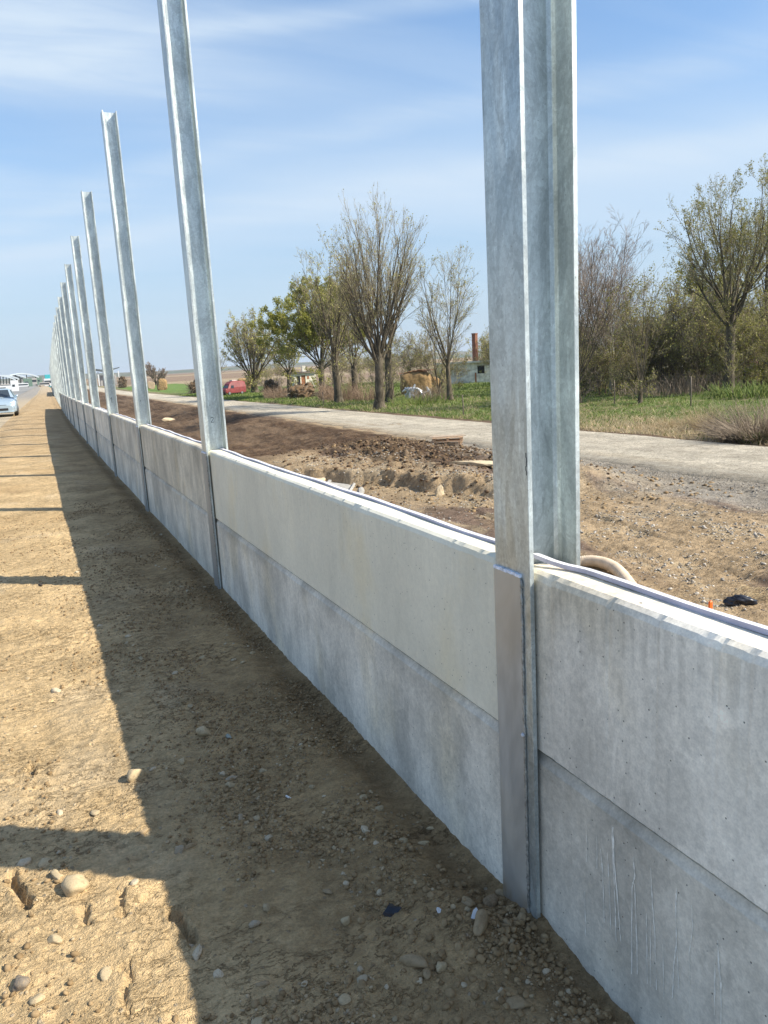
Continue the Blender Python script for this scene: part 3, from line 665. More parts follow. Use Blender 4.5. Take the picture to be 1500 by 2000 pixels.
def stone(x, y, r, lab, i=0, col=(.42, .35, .25), sink=.35, rz=None, tilt=(0, 0), sc=(1, 1, 1), name='stone', group=None, z=None):
    o = bpy.data.objects.new(name, ROCK_ME[i % 12]); COL.objects.link(o)
    if not ROCK_ME[i % 12].materials: ROCK_ME[i % 12].materials.append(M_stone)
    zz = tz(x, y) if z is None else z
    o.location = (x, y, zz+r*.6*(1-2*sink)*sc[2]); o.scale = (r*sc[0], r*sc[1], r*sc[2]); o.rotation_euler = (tilt[0], tilt[1], rz if rz is not None else i*1.3)
    o.color = (*col, 1); return tag(o, lab, 'stone', group)
TAN = (.52, .41, .25); GR = (.40, .33, .235); BR = (.36, .265, .155); PALE = (.60, .50, .35)
HERO = [  # px, py, radius in photo px, variant, colour, label
 (150, 1745, 27, 0, TAN, 'fist sized tan cobble beside a smaller stone at the lower left', (1, 1, 1), .3),
 (112, 1722, 17, 1, TAN, 'flat tan stone touching the upper left side of the big cobble', (1.1, .9, .8), .4),
 (90, 1690, 20, 4, TAN, 'half buried tan stone behind the big cobble at the lower left', (1, 1, .8), .5),
 (264, 1525, 20, 2, TAN, 'rounded yellowish stone lying alone on sunlit dirt near the shadow edge', (1, .9, .9), .25),
 (398, 1437, 19, 5, TAN, 'round tan cobble in the wall shadow beside a grey green pebble', (1, 1, 1), .25),
 (446, 1438, 11, 4, (.34, .38, .34), 'small grey green pebble to the right of a round tan cobble', (1.1, .7, .7), .35),
 (356, 1495, 10, 2, TAN, 'small stone in the shadow below the round tan cobble', (1, 1, 1), .35),
 (350, 1670, 11, 7, GR, 'oval stone standing at the sunlit corner of the post shadow', (1.1, .8, 1), .3),
 (370, 1662, 11, 10, BR, 'curved brown pebble leaning beside the oval stone in shadow', (1.3, .5, .8), .35),
 (278, 1635, 13, 1, BR, 'half sunk flat stone inside the post shadow band', (1.2, .9, .6), .5),
 (942, 1838, 32, 1, BR, 'largest brown angular stone in front of the nearest post', (1.12, .80, 1.0), .3),
 (811, 1889, 28, 4, BR, 'long brown stone lying diagonally left of the largest stone', (1.35, .72, .9), .3),
 (862, 1900, 14, 2, TAN, 'small pale stone right of the long diagonal stone', (1, .9, .9), .3),
 (835, 1912, 13, 3, BR, 'pointed wedge shaped stone between the long stone and a pale one', (.8, .9, 1.1), .3),
 (820, 1920, 9, 6, PALE, 'little pale triangular chip at the end of the long stone', (.8, .9, .9), .3),
 (500, 1815, 14, 5, GR, 'round grey stone left of the dark plastic scrap', (1, .9, .9), .35),
 (677, 1795, 13, 7, TAN, 'tan stone just left of the dark plastic scrap', (1, .9, .8), .4),
 (741, 1737, 9, 3, PALE, 'upright pointed pale stone above the dark plastic scrap', (.8, .7, 1.3), .25),
 (714, 1617, 14, 8, PALE, 'pale oval stone alone in the middle of the shaded dirt', (1.1, .8, .7), .4),
 (735, 1644, 8, 5, PALE, 'small round pale pebble just below the oval pale stone', (1, 1, .8), .35),
 (1019, 1812, 15, 10, BR, 'upright egg shaped brown stone at the foot of the nearest post', (.8, .8, 1.25), .3),
 (992, 1822, 13, 1, BR, 'rounded brown stone left of the egg shaped one by the post', (1.1, .9, .8), .35),
 (979, 1740, 13, 9, BR, 'grey stone wedged against the left foot of the nearest post', (1, .8, 1), .3),
 (957, 1762, 17, 0, (.25, .175, .10), 'brown earth clod leaning by the foot of the nearest post', (1, 1, .9), .3),
 (886, 1790, 9, 9, TAN, 'small upright stone between two white shards', (.7, .8, 1.1), .3),
 (915, 1775, 16, 6, BR, 'dusty brown stone up slope of the large white shard', (1.1, .8, .6), .5),
 (43, 1935, 22, 6, (.24, .20, .155), 'dark wet looking angular stone at the lower left edge', (.9, .9, 1.1), .2),
 (75, 1962, 19, 9, TAN, 'pale stone touching the dark angular stone', (.8, 1, .8), .4),
 (386, 1872, 20, 11, PALE, 'flat elongated stone beside a boot dent at the shadow edge', (1.2, .55, .6), .35),
 (428, 1915, 14, 2, PALE, 'pale pebble below the flat elongated stone', (.8, 1, .7), .4),
 (208, 1908, 19, 3, TAN, 'crumbly pale lump in the sunlit dirt at the bottom left', (1.1, .8, .7), .45),
 (118, 1590, 14, 4, PALE, 'flat pale stone in the sun just above the post shadow', (1.1, .7, .6), .4),
 (110, 1352, 14, 8, PALE, 'pale stone in the sun near the left picture edge', (1.1, .8, .6), .4),
 (108, 1845, 20, 5, TAN, 'crumbly tan lump below the big cobble', (1, .8, .6), .5),
 (470, 1600, 10, 10, GR, 'oval grey pebble in the shaded dirt', (1, .7, .7), .35),
 (512, 1930, 13, 1, BR, 'brown oval stone near the bottom of the picture', (1.1, .8, .7), .45),
 (672, 1955, 18, 8, TAN, 'smooth half buried stone at the bottom middle', (.8, 1.1, .6), .5),
 (640, 1735, 12, 9, BR, 'brown stone in a loose cluster in the middle distance', (1, .8, .7), .4),
 (676, 1720, 8, 3, PALE, 'pale pebble at the upper end of the loose cluster', (.8, 1, .8), .35),
 (452, 1520, 13, 6, GR, 'flat grey chip on shaded dirt below the green pebble', (1.1, .8, .45), .4),
 (300, 1508, 9, 1, PALE, 'small pale stone right on the shadow edge', (1, .8, .8), .35),
 (840, 1602, 9, 4, TAN, 'small tan stone close to the wall in shadow', (1.1, .8, .7), .35),
 (828, 1632, 11, 8, TAN, 'oval stone near the wall in shadow', (1.2, .7, .6), .4),
 (502, 2010, 20, 3, TAN, 'stone cut by the bottom edge of the picture', (1, 1, .8), .4),
 (1010, 1965, 20, 6, BR, 'cracked dirt lump at the bottom by the wall', (1.2, 1, .6), .5)]
def atg(px, py):
    d = fw*FPX + rt*(px-750) - up*(py-1000); t = (-.015-CAM[2])/d[2]; p = CAM+d*t; return p, t*FPX/1.0
HP = []
for (px, py, r, v, c, lab, sc, sk) in HERO:
    p, _ = atg(px, py); dep = float((p-CAM)@fw); R = r*dep/FPX; HP.append((p[0], p[1], R))
    stone(float(p[0]), float(p[1]), R, lab, v, c, sk, sc=sc, rz=v*.9+px*.01, name='stone' if 'clod' not in lab and 'lump' not in lab else 'soil_clod')
rg = np.random.RandomState(11); cnt = 0
while cnt < 150:
    y = 1.35+7.5*rg.rand()**1.6; u = -1.55+1.5*rg.rand()
    x = u
    if rg.rand() > (.25+.75*float(ss(-1.2, -.5, u))): continue
    if vn(np.array([x*2.6]), np.array([y*2.2]), 91)[0] < -.25+.3*rg.rand(): continue
    r = .0085+.016*rg.rand()**3
    if any((x-a)**2+(y-b)**2 < (q+r)**2*1.2 for a, b, q in HP): continue
    HP.append((x, y, r)); col = np.array(TAN)*(1-rg.rand()*.25) if rg.rand() < .6 else np.array(PALE)*(1-.2*rg.rand())
    stone(x, y, r, '%s %s pebble sunk in dirt %s, %s' % ('larger' if r > .013 else 'tiny', 'pale' if col[2] > .27 else 'tan', 'in the wall shadow' if x > -.8 else 'on the sunlit side', 'near the camera' if y < 2.2 else ('lower middle distance' if y < 3.8 else 'well up the strip')), cnt, tuple(col), .42, rz=rg.rand()*6, sc=(1, 1, .8), group='river pebbles scattered on the dirt'); cnt += 1

def scatter(name, P, S, variants, mat, squash=.75, sink=.2, seed=1, **k):
    """many stones as one mesh"""
    rg = np.random.RandomState(seed); Vs = []; Fs = []; b = 0; N = len(P); vi = rg.randint(0, len(variants), N)
    for q in range(len(variants)):
        V, F = variants[q]; m = np.where(vi == q)[0]
        if not len(m): continue
        a = rg.rand(len(m))*6.283; ca, sa = np.cos(a), np.sin(a); s = S[m]
        X = V[None, :, 0]*ca[:, None]-V[None, :, 1]*sa[:, None]; Y = V[None, :, 0]*sa[:, None]+V[None, :, 1]*ca[:, None]; Z = np.repeat(V[None, :, 2], len(m), 0)*squash
        tl = (rg.rand(len(m), 2)-.5)*.7; Z = Z+X*tl[:, :1]+Y*tl[:, 1:]
        Q = np.stack([X*s[:, None]+P[m, 0:1], Y*s[:, None]+P[m, 1:2], Z*s[:, None]+P[m, 2:3]+(s*(.5-sink))[:, None]*.6], -1)
        Vs.append(Q.reshape(-1, 3)); n = len(V); Fs.append((F[None]+(np.arange(len(m))*n)[:, None, None]+b).reshape(-1, F.shape[1])); b += len(m)*n
    return link(name, npmesh(name, np.concatenate(Vs), np.concatenate(Fs), smooth=True), mat, **k)
SMALL = [rock_mesh(300+i, .7, 1, .28, 4) for i in range(8)]; MID = [rock_mesh(340+i, .75, 2, .3, 6) for i in range(8)]
def pts_left(n, seed, pw, lo, hi, clus, umin=-1.6):
    rg = np.random.RandomState(seed); y = 1.25+9.5*rg.rand(n*4)**pw; u = umin+(-.02-umin)*rg.rand(n*4); d = .22+.78*ss(-1.15, -.45, u)
    keep = (rg.rand(n*4) < d) & (fbm(u*3.1, y*2.6, 14, 3) > -clus+.35*(rg.rand(n*4)-.5)); u = u[keep][:n]; y = y[keep][:n]; x = u+bend(y); s = lo+(hi-lo)*rg.rand(len(x))**3
    return np.stack([x, y, terrain(x, y)], 1), s
P, S = pts_left(7000, 1, 1.9, .0022, .0095, .1); scatter('small_pebbles', P, S, SMALL, M_peb, label='fine loose pebbles strewn over the tan dirt by the wall', cat='pebbles', kind='stuff', seed=2)
P, S = pts_left(11000, 3, 1.8, .0028, .014, -.02); scatter('soil_crumbs', P, S, SMALL, M_clod, .85, .1, label='crumbled brown clods of earth lying along the wall foot', cat='earth clods', kind='stuff', seed=4)
n = 9000; y_ = 4+34*np.random.RandomState(5).rand(n)**1.3; u_ = 15.2+6.1*np.random.RandomState(6).rand(n); x_ = u_+bend(y_)
scatter('loose_road_stones', np.stack([x_, y_, np.maximum(terrain(x_, y_)+.008, -1.865)], 1), .005+.016*np.random.RandomState(7).rand(n)**3, SMALL, M_grav, .6, .45, label='small stones lying loose on the gravel road surface', cat='gravel', kind='stuff', seed=12)
# heap of crumbs round the foot of the first post
rg = np.random.RandomState(8); n = 1300; x = -.10+.20*rg.randn(n); y = 1.50+.26*rg.randn(n); k = (x < -.012); x, y = x[k], y[k]
P = np.stack([x, y, terrain(x, y)], 1); S = .0035+.0125*rg.rand(len(x))**3; scatter('post_foot_rubble', P, S, MID, M_clod, .8, .32, label='pile of crumbly soil around the foot of the nearest post', cat='earth clods', kind='stuff', seed=5)
# stony ground behind the wall
rg = np.random.RandomState(21); n = 52000; y = 2+24*rg.rand(n)**1.25; u = 5.6+9.8*rg.rand(n)
n1 = fbm(u*.8, y*.3, 61, 3); n2 = fbm(u*2.2, y*1.2, 62, 3); k = rg.rand(n) < (.18+.8*ss(-.05, .3, n2))*(1-.6*ss(0, .3, n1)); u, y = u[k], y[k]; x = u+bend(y)
P = np.stack([x, y, terrain(x, y)], 1); scatter('gravel', P, .008+.036*rg.rand(len(x))**3., SMALL, M_grav, .7, .3, label='scattered gravel over the rutted ground behind the wall', cat='gravel', kind='stuff', seed=6)
n = 20000; y = 2+30*rg.rand(n)**1.2; u = 14.2+7*rg.rand(n)*rg.rand(n); x = u+bend(y); P = np.stack([x, y, np.maximum(terrain(x, y), -1.885+.0*x)+.008], 1)
scatter('road_gravel', P, .006+.018*rg.rand(len(x))**2.5, SMALL, M_grav, .7, .3, label='loose grey stones along the near edge of the gravel road', cat='gravel', kind='stuff', seed=7)
n = 6000; a = rg.randn(n)*1.9; b = rg.randn(n)*4.2; u = 10.7+a+.1*b; y = 24.5+b; k = (y > 15.5); u, y = u[k], y[k]; x = u+bend(y); P = np.stack([x, y, terrain(x, y)], 1)
scatter('dark_earth_clods', P,   .012+.085*rg.rand(len(x))**4, SMALL, M_darkclod, .8, .25, label='dark dug up clods of earth in front of the gravel road', cat='earth clods', kind='stuff', seed=8)
n = 2600; y = 13+22*rg.rand(n); u = 7.4+7.4*rg.rand(n); x = u+bend(y); P = np.stack([x, y, terrain(x, y)], 1)
scatter('brown_earth_clods', P, .015+.07*rg.rand(n)**3, SMALL, M_clod, .8, .3, label='brown broken earth on the bank between wall and road', cat='earth clods', kind='stuff', seed=9)

# ------------------------------------------------------------------ litter on the dirt
def g2(px, py):
    p, _ = atg(px, py); return float(p[0]), float(p[1]), tz(float(p[0]), float(p[1]))
M_black = simple('black_plastic', (.012, .014, .022), .35, 0, .4, 40); M_white = simple('white_plaster', (.72, .74, .76), .6, 0, .1, 30); M_butt = simple('cigarette_paper', (.80, .79, .76), .7); M_straw = simple('straw', (.40, .31, .18), .8, 0, .3, 20)
x, y, z = g2(765, 1777); mb = MB(); N = 9; vs = []; rgp = random.Random(3)
for i in range(N):
    for j in range(N): vs.append(((i/(N-1)-.5)*.046*(1+.06*math.sin(j*1.3)), (j/(N-1)-.5)*.038*(1+.1*math.sin(i)), .004+.0035*math.sin(i*1.1+j*.3)+rgp.uniform(-.001, .001)))
mb.add(vs, [(i*N+j, (i+1)*N+j, (i+1)*N+j+1, i*N+j+1) for i in range(N-1) for j in range(N-1)]); mb.add([(a, b, c-.0015) for a, b, c in vs], [(i*N+j, i*N+j+1, (i+1)*N+j+1, (i+1)*N+j) for i in range(N-1) for j in range(N-1)])
o = mb.build('plastic_scrap', M_black, label='crumpled dark blue black plastic scrap on the shaded dirt', cat='scrap', smooth=True); o.location = (x, y, z+.004); o.rotation_euler = (.15, -.2, .6)
def shard(px, py, w, h, lab, rz, tl):
    x, y, z = g2(px, py); mb = MB(); pr = [(-.5, -.3), (-.2, -.5), (.15, -.35), (.5, -.1), (.35, .3), (.05, .5), (-.3, .25)]
    mb.add([(a*w, b*h, .0) for a, b in pr]+[(a*w*.97, b*h*.97, .003+.002*a) for a, b in pr], [tuple(range(7))[::-1], tuple(range(7, 14))]+[(i, (i+1) % 7, (i+1) % 7+7, i+7) for i in range(7)])
    o = mb.build('plaster_shard', M_white, label=lab, cat='shard'); o.location = (x, y, z+h*.25); o.rotation_euler = (tl, .2, rz)
shard(929, 1812, .022, .036, 'larger white jagged shard beside the largest brown stone', -.5, .9); shard(857, 1793, .016, .018, 'smaller white shard lying left of the larger white shard', .4, .6)
x, y, z = g2(563, 1551); mb = MB(); mb.tube([(0, -.014, 0), (0, .006, 0)], .0039, 10); mb.tube([(0, .0062, 0), (0, .014, 0)], .0041, 10)
o = mb.build('cigarette_butt', M_butt, label='white cigarette butt lying on the shaded dirt', cat='cigarette butt', smooth=True); o.location = (x, y, z+.005); o.rotation_euler = (0, 0, .35)
x, y, z = g2(80, 1146); o = stone(x, y, .034, 'small black object lying flat on sunlit dirt', 4, (.025, .025, .035), .2, sc=(1, .5, .45), name='black_scrap'); o['category'] = 'scrap'
x, y, z = g2(1118, 1927)
mb = MB(); a = Vector(g2(378, 1508)); b = Vector(g2(430, 1430)); c = Vector(g2(468, 1392))
mb.tube([a+Vector((0, 0, .008)), b+Vector((0, 0, .034)), c+Vector((0, 0, .03))], [.0012, .0016, .0009], 5); mb.tube([a+Vector((.02, 0, .006)), b+Vector((.012, .0, .030)), c+Vector((-.03, .03, .035))], [.001, .0012, .0007], 5)
mb.build('dry_stalk', M_straw, label='thin dry grass stalk lying across the round tan cobble', cat='stalk')

# ------------------------------------------------------------------ things behind the wall
# corrugated drain pipe
M_pipe = simple('cream_pipe', (.62, .50, .36), .6, 0, .15, 8)
ctrl = [(1060, 1175), (1085, 1130), (1125, 1112), (1165, 1110), (1200, 1124), (1228, 1152), (1248, 1192), (1250, 1240)]
cp = []
for i, (a, b) in enumerate(ctrl):
    p = at(a, b); cp.append(Vector((p.x, p.y, p.z+(.10 if 0 < i < len(ctrl)-1 else -.22))))
pts = []
for i in range(len(cp)-1):
    p0, p1, p2, p3 = cp[max(i-1, 0)], cp[i], cp[i+1], cp[min(i+2, len(cp)-1)]
    for j in range(40):
        t = j/40; pts.append(.5*((2*p1)+(-p0+p2)*t+(2*p0-5*p1+4*p2-p3)*t*t+(-p0+3*p1-3*p2+p3)*t**3))
mb = MB(); mb.tube(pts, [.092+.005*math.sin(i*1.7) for i in range(len(pts))], 16); mb.build('drain_pipe', M_pipe, smooth=True, label='cream corrugated pipe arching out from behind the wall by the nearest post', cat='pipe')
# orange stake with blue cap
p = at(1387, 1203); o = empty('survey_stake', p, label='short orange marker stake with a blue tag behind the wall', cat='stake')
M_or = simple('orange_paint', (.85, .16, .02), .5, 0, .1); M_bl = simple('blue_plastic', (.04, .06, .45), .5)
mb = MB(); mb.prism([(-.022, -.016), (.022, -.016), (.022, .016), (-.022, .016)], 'z', -.05, .20); mb.add([(-.022, -.016, .2), (.022, -.016, .2), (.022, .016, .2), (-.022, .016, .2), (.006, 0, .225)], [(0, 1, 4), (1, 2, 4), (2, 3, 4), (3, 0, 4)]); mb.build('stake', M_or, o, bevel=.002)
mb = MB(); mb.box((-.085, -.02, .0), (-.03, .02, .035)); mb.build('tag', M_bl, o, bevel=.006)
# black crumpled cloth
def crumple(name, loc, R, mat, lab, cat, seed, sc=(1, .5, .4)):
    V, F = rock_mesh(seed, 1, 4, .35, 3); V = V+.10*np.stack([fbm(V[:, 1]*5, V[:, 2]*5+V[:, 0], seed+i, 3) for i in range(3)], 1); V = V*np.array(sc)*R
    o = link(name, npmesh(name, V, F, True), mat, label=lab, cat=cat); o.location = loc; return o
p = at(1450, 1182); o = crumple('black_cloth', p+Vector((0, 0, .04)), .20, M_black, 'crumpled black cloth lying on the gravel behind the wall', 'cloth', 501); o.rotation_euler = (0, 0, -.5)
rg = random.Random(5); mb = MB()
for i in range(46):
    q = at(1470+rg.uniform(-45, 30), 1168+rg.uniform(-8, 12)); a = rg.uniform(-.7, .5); L = rg.uniform(.15, .5)
    mb.tube([q+Vector((0, 0, .02)), q+Vector((math.cos(a)*L*.5, math.sin(a)*L*.5, .09)), q+Vector((math.cos(a)*L, math.sin(a)*L, .03))], .0035, 4)
mb.build('straw_wisps', M_straw, label='wisps of dry straw beside the crumpled black cloth', cat='straw', kind='stuff')
# concrete debris in the excavation
M_cdeb = simple('broken_concrete', (.33, .32, .295), .9, 0, .2, 5, .01); M_clay = simple('pale_slab', (.48, .39, .26), .9, 0, .2, 4, .01)
p = at(660, 962); o = empty('concrete_channel', p, label='broken grey concrete gutter channel in the excavation', cat='concrete channel'); o.rotation_euler = (.12, .10, -.55)
pr = [(-.42, .16), (-.42, 0), (.30, -.02), (.42, .12), (.36, .15), (.26, .06), (-.34, .08), (-.34, .16)]; rgc = random.Random(2)
mb = MB(); mb.prism(pr, 'y', -.65, .75, n=14, jit=lambda i, j, t: (rgc.uniform(-.008, .008), rgc.uniform(-.008, .008))); c_ = mb.build('channel', M_cdeb, o)
for (px, py, r, sc, rz, lab) in [(622, 945, .75, (1.1, .5, .18), .5, 'pale flat slab lying left of the concrete channel'), (705, 965, .28, (1, .6, .5), 1.2, 'grey broken block right of the concrete channel'), (940, 938, .8, (1.2, .35, .14), -.5, 'pale clay ledge on top of the dug step'), (858, 968, .3, (.5, .5, .9), .3, 'pale block set in the face of the dug step'), (330, 822, .8, (1.2, .5, .3), .7, 'pale slab of rubble beyond the third post')]:
    q = at(px, py); V, F = rock_mesh(600+px, 1, 4, .16, 9); V = V*np.array(sc)*r+.012*np.stack([fbm(V[:, 0]*9, V[:, 1]*9+V[:, 2]*6, 5+i, 3) for i in range(3)], 1)
    o = link('concrete_rubble', npmesh('concrete_rubble', V, F, False), M_clay if 'pale' in lab else M_cdeb, label=lab, cat='rubble'); o.location = q+Vector((0, 0, .05)); o.rotation_euler = (.08, .05, rz)
# wooden pallets
M_wood = simple('pallet_wood', (.50, .34, .21), .85, 0, .3, 9); M_wood2 = simple('weathered_board', (.42, .33, .24), .85, 0, .3, 9)
p = at(873, 880); zb = tz(p.x, p.y)+.03
def pallet(lab, z, rz, m, dx=0):
    o = empty('wooden_pallet', (p.x+dx, p.y, z), rz, label=lab, cat='pallet', group='stacked wooden pallets')
    for i in range(7): mb = MB(); y = -.40+i*.1333; mb.box((-.6, y-.045, .118), (.6, y+.045, .140)); mb.build('deck_board', m, o)
    for y in (-.36, 0, .36): mb = MB(); mb.box((-.6, y-.05, 0), (.6, y+.05, .02)); mb.build('bottom_board', m, o)
    for x in (-.53, 0, .53):
        mb = MB(); mb.box((x-.05, -.43, .098), (x+.05, .43, .1175)); mb.build('stringer_board', m, o)
        for y in (-.36, 0, .36): mb = MB(); mb.box((x-.05, y-.05, .0205), (x+.05, y+.05, .0975)); mb.build('block', m, o)
pallet('lower wooden pallet of the small stack beside the gravel road', zb, -.62, M_wood); pallet('upper wooden pallet of the small stack beside the gravel road', zb+.145, -.50, M_wood, .05)
mb = MB(); mb.box((-.7, -.15, 0), (.7, .15, .025)); mb.box((-.62, .18, .0), (.66, .34, .03)); o = mb.build('plank', M_wood2, label='loose boards lying on top of the pallet stack', cat='boards'); o.location = (p.x+.05, p.y, zb+.29); o.rotation_euler = (0, 0, -.42)

# ------------------------------------------------------------------ trees
def nrm(v): return v/np.maximum(np.linalg.norm(v, axis=-1, keepdims=True), 1e-9)
def tubes(groups):
    """groups: dict (npts, sides) -> list of (pts, radii); returns V, F"""
    Vs, Fs, b = [], [], 0
    for (n, s), L in groups.items():
        P = np.array([a[0] for a in L]); R = np.array([a[1] for a in L]); T = nrm(np.gradient(P, axis=1))
        ref = np.where(np.abs(T[..., 2:3]) > .9, np.array([[[1., 0, 0]]]), np.array([[[0, 0, 1.]]])); ref = np.repeat(ref[:, :1], n, 1)
        U = nrm(np.cross(T, ref)); Wd = np.cross(T, U); a = np.arange(s)*2*np.pi/s
        V = P[:, :, None]+(U[:, :, None]*np.cos(a)[None, None, :, None]+Wd[:, :, None]*np.sin(a)[None, None, :, None])*R[:, :, None, None]
        m = len(L); Vs.append(V.reshape(-1, 3)); i = np.arange(m)[:, None, None]*n*s; j = np.arange(n-1)[None, :, None]*s; k = np.arange(s)[None, None, :]; k2 = (k+1) % s
        F = np.stack([i+j+k, i+j+k2, i+j+s+k2, i+j+s+k], -1).reshape(-1, 4)+b; Fs.append(F); b += m*n*s
    return np.concatenate(Vs), np.concatenate(Fs)
def make_tree_meshes(seed, H, th, tr, spread, nl, kids=(10, 8, 5), trop=.10, wig=.10, leaves=0, lsize=.1, central=False, ang=(.35, .75), twr=.011, lean=(0, 0), low=0, kr=(.50, .25), lmix=None, egg=.34):
    rg = np.random.RandomState(seed); thick = {}; thin = {}; tips = []
    def poly(p, d, L, r, n, trp, wg):
        P = [p]; st = L/(n-1)
        for i in range(n-1):
            d = d+np.array([0, 0, trp])+rg.randn(3)*wg; d = d/np.linalg.norm(d); P.append(P[-1]+d*st)
        P = np.array(P); t = np.linspace(0, 1, n); return P, r*(1-t*.72), d
    fin = []
    def branch(p, d, L, r, lev):
        if lev >= len(kids): fin.append((p, d, L, r)); return
        n = [0, 8, 6, 5, 4][min(lev+1, 4)]; P, R, dl = poly(p, d, L, r, n, trop*(1 if lev else .8), wig*(1+.35*lev))
        s = 6 if lev == 0 else (4 if lev == 1 else 3); R = np.maximum(R, twr*.6); (thick if lev < 2 else thin).setdefault((n, s), []).append((P, R))
        for c in range(kids[lev]):
            t = rg.uniform(.18 if lev else .25, 1.0); f = t*(n-1); i = min(int(f), n-2); q = P[i]+(P[i+1]-P[i])*(f-i); dd = nrm(P[i+1]-P[i])
            ax = nrm(np.cross(dd, rg.randn(3))); a = rg.uniform(*ang); nd = dd*math.cos(a)+ax*math.sin(a); Lc = L*(kr[0]-kr[1]*t)*rg.uniform(.75, 1.2); rc = max((R[i])*.44, twr*(1.4 if lev == 0 else 1))
            branch(q, nd, Lc, rc, lev+1)
    n = 9; lx, ly = lean; z = np.linspace(-.4, th if not central else H*.85, n); w = np.cumsum(rg.randn(n, 2)*.012*H/8, 0); T = np.stack([w[:, 0]+lx*z, w[:, 1]+ly*z, z], 1)
    tt = np.linspace(0, 1, n); R = tr*(1-(.25 if not central else .85)*tt)*(1+.55*np.exp(-np.clip(z, 0, 9)/.35)); thick.setdefault((n, 9), []).append((T, R))
    for i in range(nl):
        if central: f = rg.uniform(.22, 1.0); 
        else: f = rg.uniform(.72, 1.0)
        k = f*(n-1); j = min(int(k), n-2); p = T[j]+(T[j+1]-T[j])*(k-j); a = i*2.4+rg.uniform(-.4, .4)
        tl = spread*math.sqrt(rg.uniform(.02, 1)) if not central else spread*rg.uniform(.7, 1.1)*(1.1-.5*f)
        d = np.array([math.sin(tl)*math.cos(a), math.sin(tl)*math.sin(a), math.cos(tl)]); Lm = (H-p[2])*(1-egg*(tl/spread)**2) if not central else (H*.55*(1.15-f)+H*.08)
        branch(p, d, Lm*rg.uniform(.80, .96), tr*(.24 if not central else .22)*rg.uniform(.6, 1.15), 0)
    for i in range(low):
        p = T[rg.randint(1, n-1)]; a = rg.rand()*6.28; d = np.array([math.cos(a)*.8, math.sin(a)*.8, .6]); branch(p, nrm(d), H*.16, twr*2.2, 1)
    P0 = np.array([f[0] for f in fin]); D = np.array([f[1] for f in fin]); LL = np.array([f[2] for f in fin])[:, None]; RR = np.array([f[3] for f in fin]); P = [P0]
    for i in range(4): D = nrm(D+np.array([0, 0, trop*.8])+rg.randn(*D.shape)*wig*1.7); P.append(P[-1]+D*LL/4)
    P = np.stack(P, 1); Rt = np.maximum(RR[:, None]*np.linspace(1, .3, 5)[None], twr*.55); thin[(5, 3)] = thin.get((5, 3), [])+[(P[i], Rt[i]) for i in range(len(P))]; tips = P
    V, F = tubes(thick); mt = npmesh('trunk', V, F); V2, F2 = tubes(thin); mi = np.zeros(len(F2), int)
    if leaves:
        Q = tips; idx = rg.randint(0, len(Q), leaves); jj = rg.randint(1, Q.shape[1], leaves); c = Q[idx, jj]+rg.randn(leaves, 3)*lsize*.6
        if lmix is not None:
            keep = (c[:, 2] > lmix*H) | (rg.rand(leaves) < .25); c = c[keep]
        m = len(c); a = nrm(rg.randn(m, 3)); bb = nrm(np.cross(a, rg.randn(m, 3))); s = lsize*(.5+.7*rg.rand(m))[:, None]
        LV = np.stack([c-a*s*.5, c+bb*s*.32, c+a*s*.5, c-bb*s*.32], 1).reshape(-1, 3); LF = np.arange(m*4).reshape(-1, 4)+len(V2)
        V2 = np.concatenate([V2, LV]); F2 = np.concatenate([F2, LF]); mi = np.concatenate([mi, np.ones(m, int)])
    return mt, npmesh('crown', V2, F2, True, mi)
def plant_tree(meshes, loc, rz, lab, cat='tree', group=None, name='bare_tree', bark=None, twig=None, leaf=None, s=1., sz=None):
    o = empty(name, loc, rz, label=lab, cat=cat, group=group); o.scale = (s, s, sz or s)
    link('trunk', meshes[0], [bark or M_bark], o); link('crown', meshes[1], [twig or M_twig, leaf or M_bud], o); return o
def dep(p): return float((np.array(p[:])-CAM)@fw)
def H_at(p, base, top): return (base-top)*dep(p)/FPX*.96
def T(px, py, top, lab, seed, rz=0., bark=None, twig=None, leaf=None, name='bare_tree', cat='tree', **k):
    p = at(px, py); H = H_at(p, py, top); k.setdefault('th', .25)
    th = k.pop('th')*H; tr = k.pop('trpx', 9)*dep(p)/FPX; ls = k.pop('lsize', .0)
    m = make_tree_meshes(seed, H, th, tr, lsize=ls, twr=k.pop('twpx', .23)*dep(p)/FPX*.8, **k)
    return plant_tree(m, p, rz, lab, cat, None, name, bark, twig, leaf), m, H
T(740, 799, 388, 'tallest bare tree with fan shaped crown left of the nearest post', 1, trpx=10, th=.27, spread=.68, nl=24, kids=(11, 7, 4), trop=.085, wig=.04, egg=.52, leaves=2600, lsize=.13, ang=(.22, .55), low=14, kr=(.50, .25))
T(764, 787, 470, 'bare tree standing directly behind the tallest one', 2, trpx=9, th=.3, spread=.55, nl=9, kids=(9, 6, 5), trop=.06, wig=.06, leaves=1200, lsize=.13, ang=(.25, .6), low=16)
T(661, 786, 462, 'bare tree with leaning crown and yellow tufts above the round green tree', 3, trpx=8, th=.30, spread=.62, nl=12, kids=(10, 7, 5), trop=.05, wig=.07, leaves=3000, lsize=.17, ang=(.3, .7), low=12, lean=(-.03, .02))
T(695, 779, 560, 'smaller bare tree between the leaning one and the tallest one', 4, trpx=7, th=.3, spread=.6, nl=8, kids=(9, 6, 5), trop=.05, wig=.09, leaves=900, lsize=.12, ang=(.3, .8), low=14)
T(498, 767, 606, 'wide spreading willow like tree beside the red van', 5, trpx=7, th=.16, spread=.72, nl=20, kids=(10, 8, 5), trop=.09, wig=.06, leaves=5000, lsize=.30, ang=(.25, .6), low=30, leaf=M_bud, twig=M_twig)
